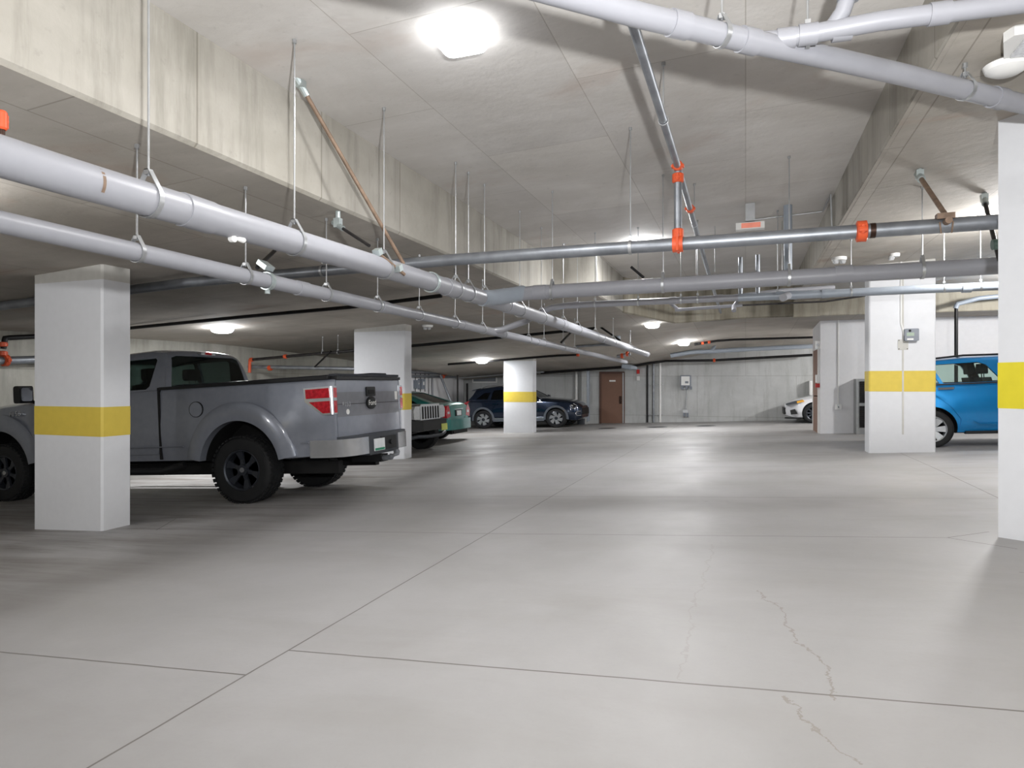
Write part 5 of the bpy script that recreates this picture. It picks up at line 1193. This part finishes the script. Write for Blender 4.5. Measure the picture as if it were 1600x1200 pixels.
# ---------------------------------------------------------------- white car nose
sp = dict(x=(-.86, 3.6), n=56,
    w=[(-.86, .45), (-.74, .68), (-.5, .82), (0, .88), (3.0, .88), (3.6, .7)],
    zb=[(-.86, .26), (-.6, .18), (3.2, .2), (3.6, .35)],
    zs=[(-.86, .62), (-.6, .72), (0, .84), (.8, .92), (3.6, 1.0)],
    zc=[(-.86, .66), (-.6, .78), (0, .92), (.8, 1.0), (3.6, 1.04)],
    roof=[(.6, .95), (1.6, 1.38), (2.2, 1.44), (2.8, 1.4), (3.5, 1.02)],
    tumble=.3, crease=.55, tuck=.05, flare=[(0, .5)], flare_h=.02)
c = Car('hatchback', 'white car with black wheels, nose showing left of the white room wall', 'car', 2.12, 24.15, sp)
c.body('white_paint', [(0, .33, .37, .365), (2.75, .33, .37, .365)], [('hood', 2, [(-.55, -.5), (.7, -.66), (.7, .66), (-.55, .5)], 1, 0, .012, (.7, 1.4))])
c.cabin('white_paint', [[(1.3, 1.05), (2.1, 1.05), (2.1, 1.34), (1.7, 1.3)], [(2.18, 1.05), (3.0, 1.08), (2.7, 1.3), (2.18, 1.34)]], (.7, 1.7, [(-.55, 1.0), (.55, 1.0), (.48, 1.34), (-.48, 1.34)]), None, 'dark_glass')
for x in (0, 2.75):
    for sd in (-1, 1): wheel(c.t, x, sd*.77, .325, .21, .225, 'plain', sd, 1.08, False, 'black_rim', 10)
m = MB(); m.prism([(-.84, .62), (-.5, .66), (-.3, .72), (-.34, .78), (-.6, .73), (-.82, .66)], 1, -.86, -.4); part_label(m.build('headlight', 'dark_grey_plastic', c.t, smooth=False), 'dark headlight')
m = MB(); m.prism([(-.5, .67), (-.28, .72), (-.33, .775), (-.52, .73)], 1, -.875, -.7); m.build('side_marker', 'amber_lens', c.t, smooth=False)
m = MB(); m.prism([(-.70, .3), (-.5, .32), (-.58, .48), (-.72, .44)], 1, -.86, -.6); m.build('bumper_vent', 'black_plastic', c.t, smooth=False)
m = MB(); m.box((-.9, -.5, .3), (-.84, .5, .52)); m.build('front_grille', 'black_plastic', c.t, smooth=False)
m = MB(); m.prism([(-.88, -.5), (-.74, -.72), (-.4, -.86), (-.4, -.8), (-.7, -.66), (-.82, -.5)], 2, .16, .2); m.build('front_lip', 'black_plastic', c.t, smooth=False)
# ================================================================ LIGHT AND CAMERA
def lamp(x, y, pw, r=.13, z=None):
    l = bpy.data.lights.new('lamp', 'POINT'); l.energy = pw; l.shadow_soft_size = r; l.color = (1, .99, .985)
    o = bpy.data.objects.new('lamp', l); C.objects.link(o); o.location = (x, y, (ceil(x, y) if z is None else z)-.25); return o
# unseen ceiling lamps, some added only to brighten truck, left column and back wall
for x, y, p in ((-8.5, .8, 70), (-5.3, 2.6, 28), (-1.5, -3.5, 60), (5.0, 2.0, 110), (3.15, 9.3, 180), (5.6, 14.4, 270), (4, -3.5, 60), (5.0, 21.8, 300)):
    lamp(x, y, p)
# the photographer's flash, just right of and above the camera
l = bpy.data.lights.new('camera_flash', 'AREA'); l.shape = 'DISK'; l.size = .12; l.energy = 225
o = bpy.data.objects.new('camera_flash', l); C.objects.link(o); o.location = (.33*CA+.15*SA, .33*SA-.15*CA, 1.66)
d = Vector((-.25, 1, 1.0)); o.rotation_euler = d.to_track_quat('-Z', 'Y').to_euler()
l.spread = math.radians(180)
w = bpy.data.worlds.new('World'); bpy.context.scene.world = w; w.use_nodes = True
w.node_tree.nodes['Background'].inputs[0].default_value = (.5, .5, .5, 1); w.node_tree.nodes['Background'].inputs[1].default_value = .02
cam = bpy.data.cameras.new('Camera'); co = bpy.data.objects.new('Camera', cam); C.objects.link(co)
co.location = (0, 0, HC); co.rotation_euler = (PI/2, 0, A); cam.sensor_width = 36; cam.lens = 36*F/1600; cam.shift_y = -2/1600; cam.clip_start = .05; cam.clip_end = 200
sc = bpy.context.scene; sc.camera = co
sc.view_settings.view_transform = 'Standard'; sc.view_settings.look = 'None'; sc.view_settings.gamma = 1; sc.view_settings.exposure = 0.56
sc.view_settings.use_curve_mapping = False
sc.cycles.max_bounces = 12; sc.cycles.diffuse_bounces = 9; sc.cycles.glossy_bounces = 4; sc.cycles.transparent_max_bounces = 12
sc.cycles.use_denoising = True; sc.cycles.caustics_reflective = False; sc.cycles.caustics_refractive = False; sc.cycles.sample_clamp_indirect = 6
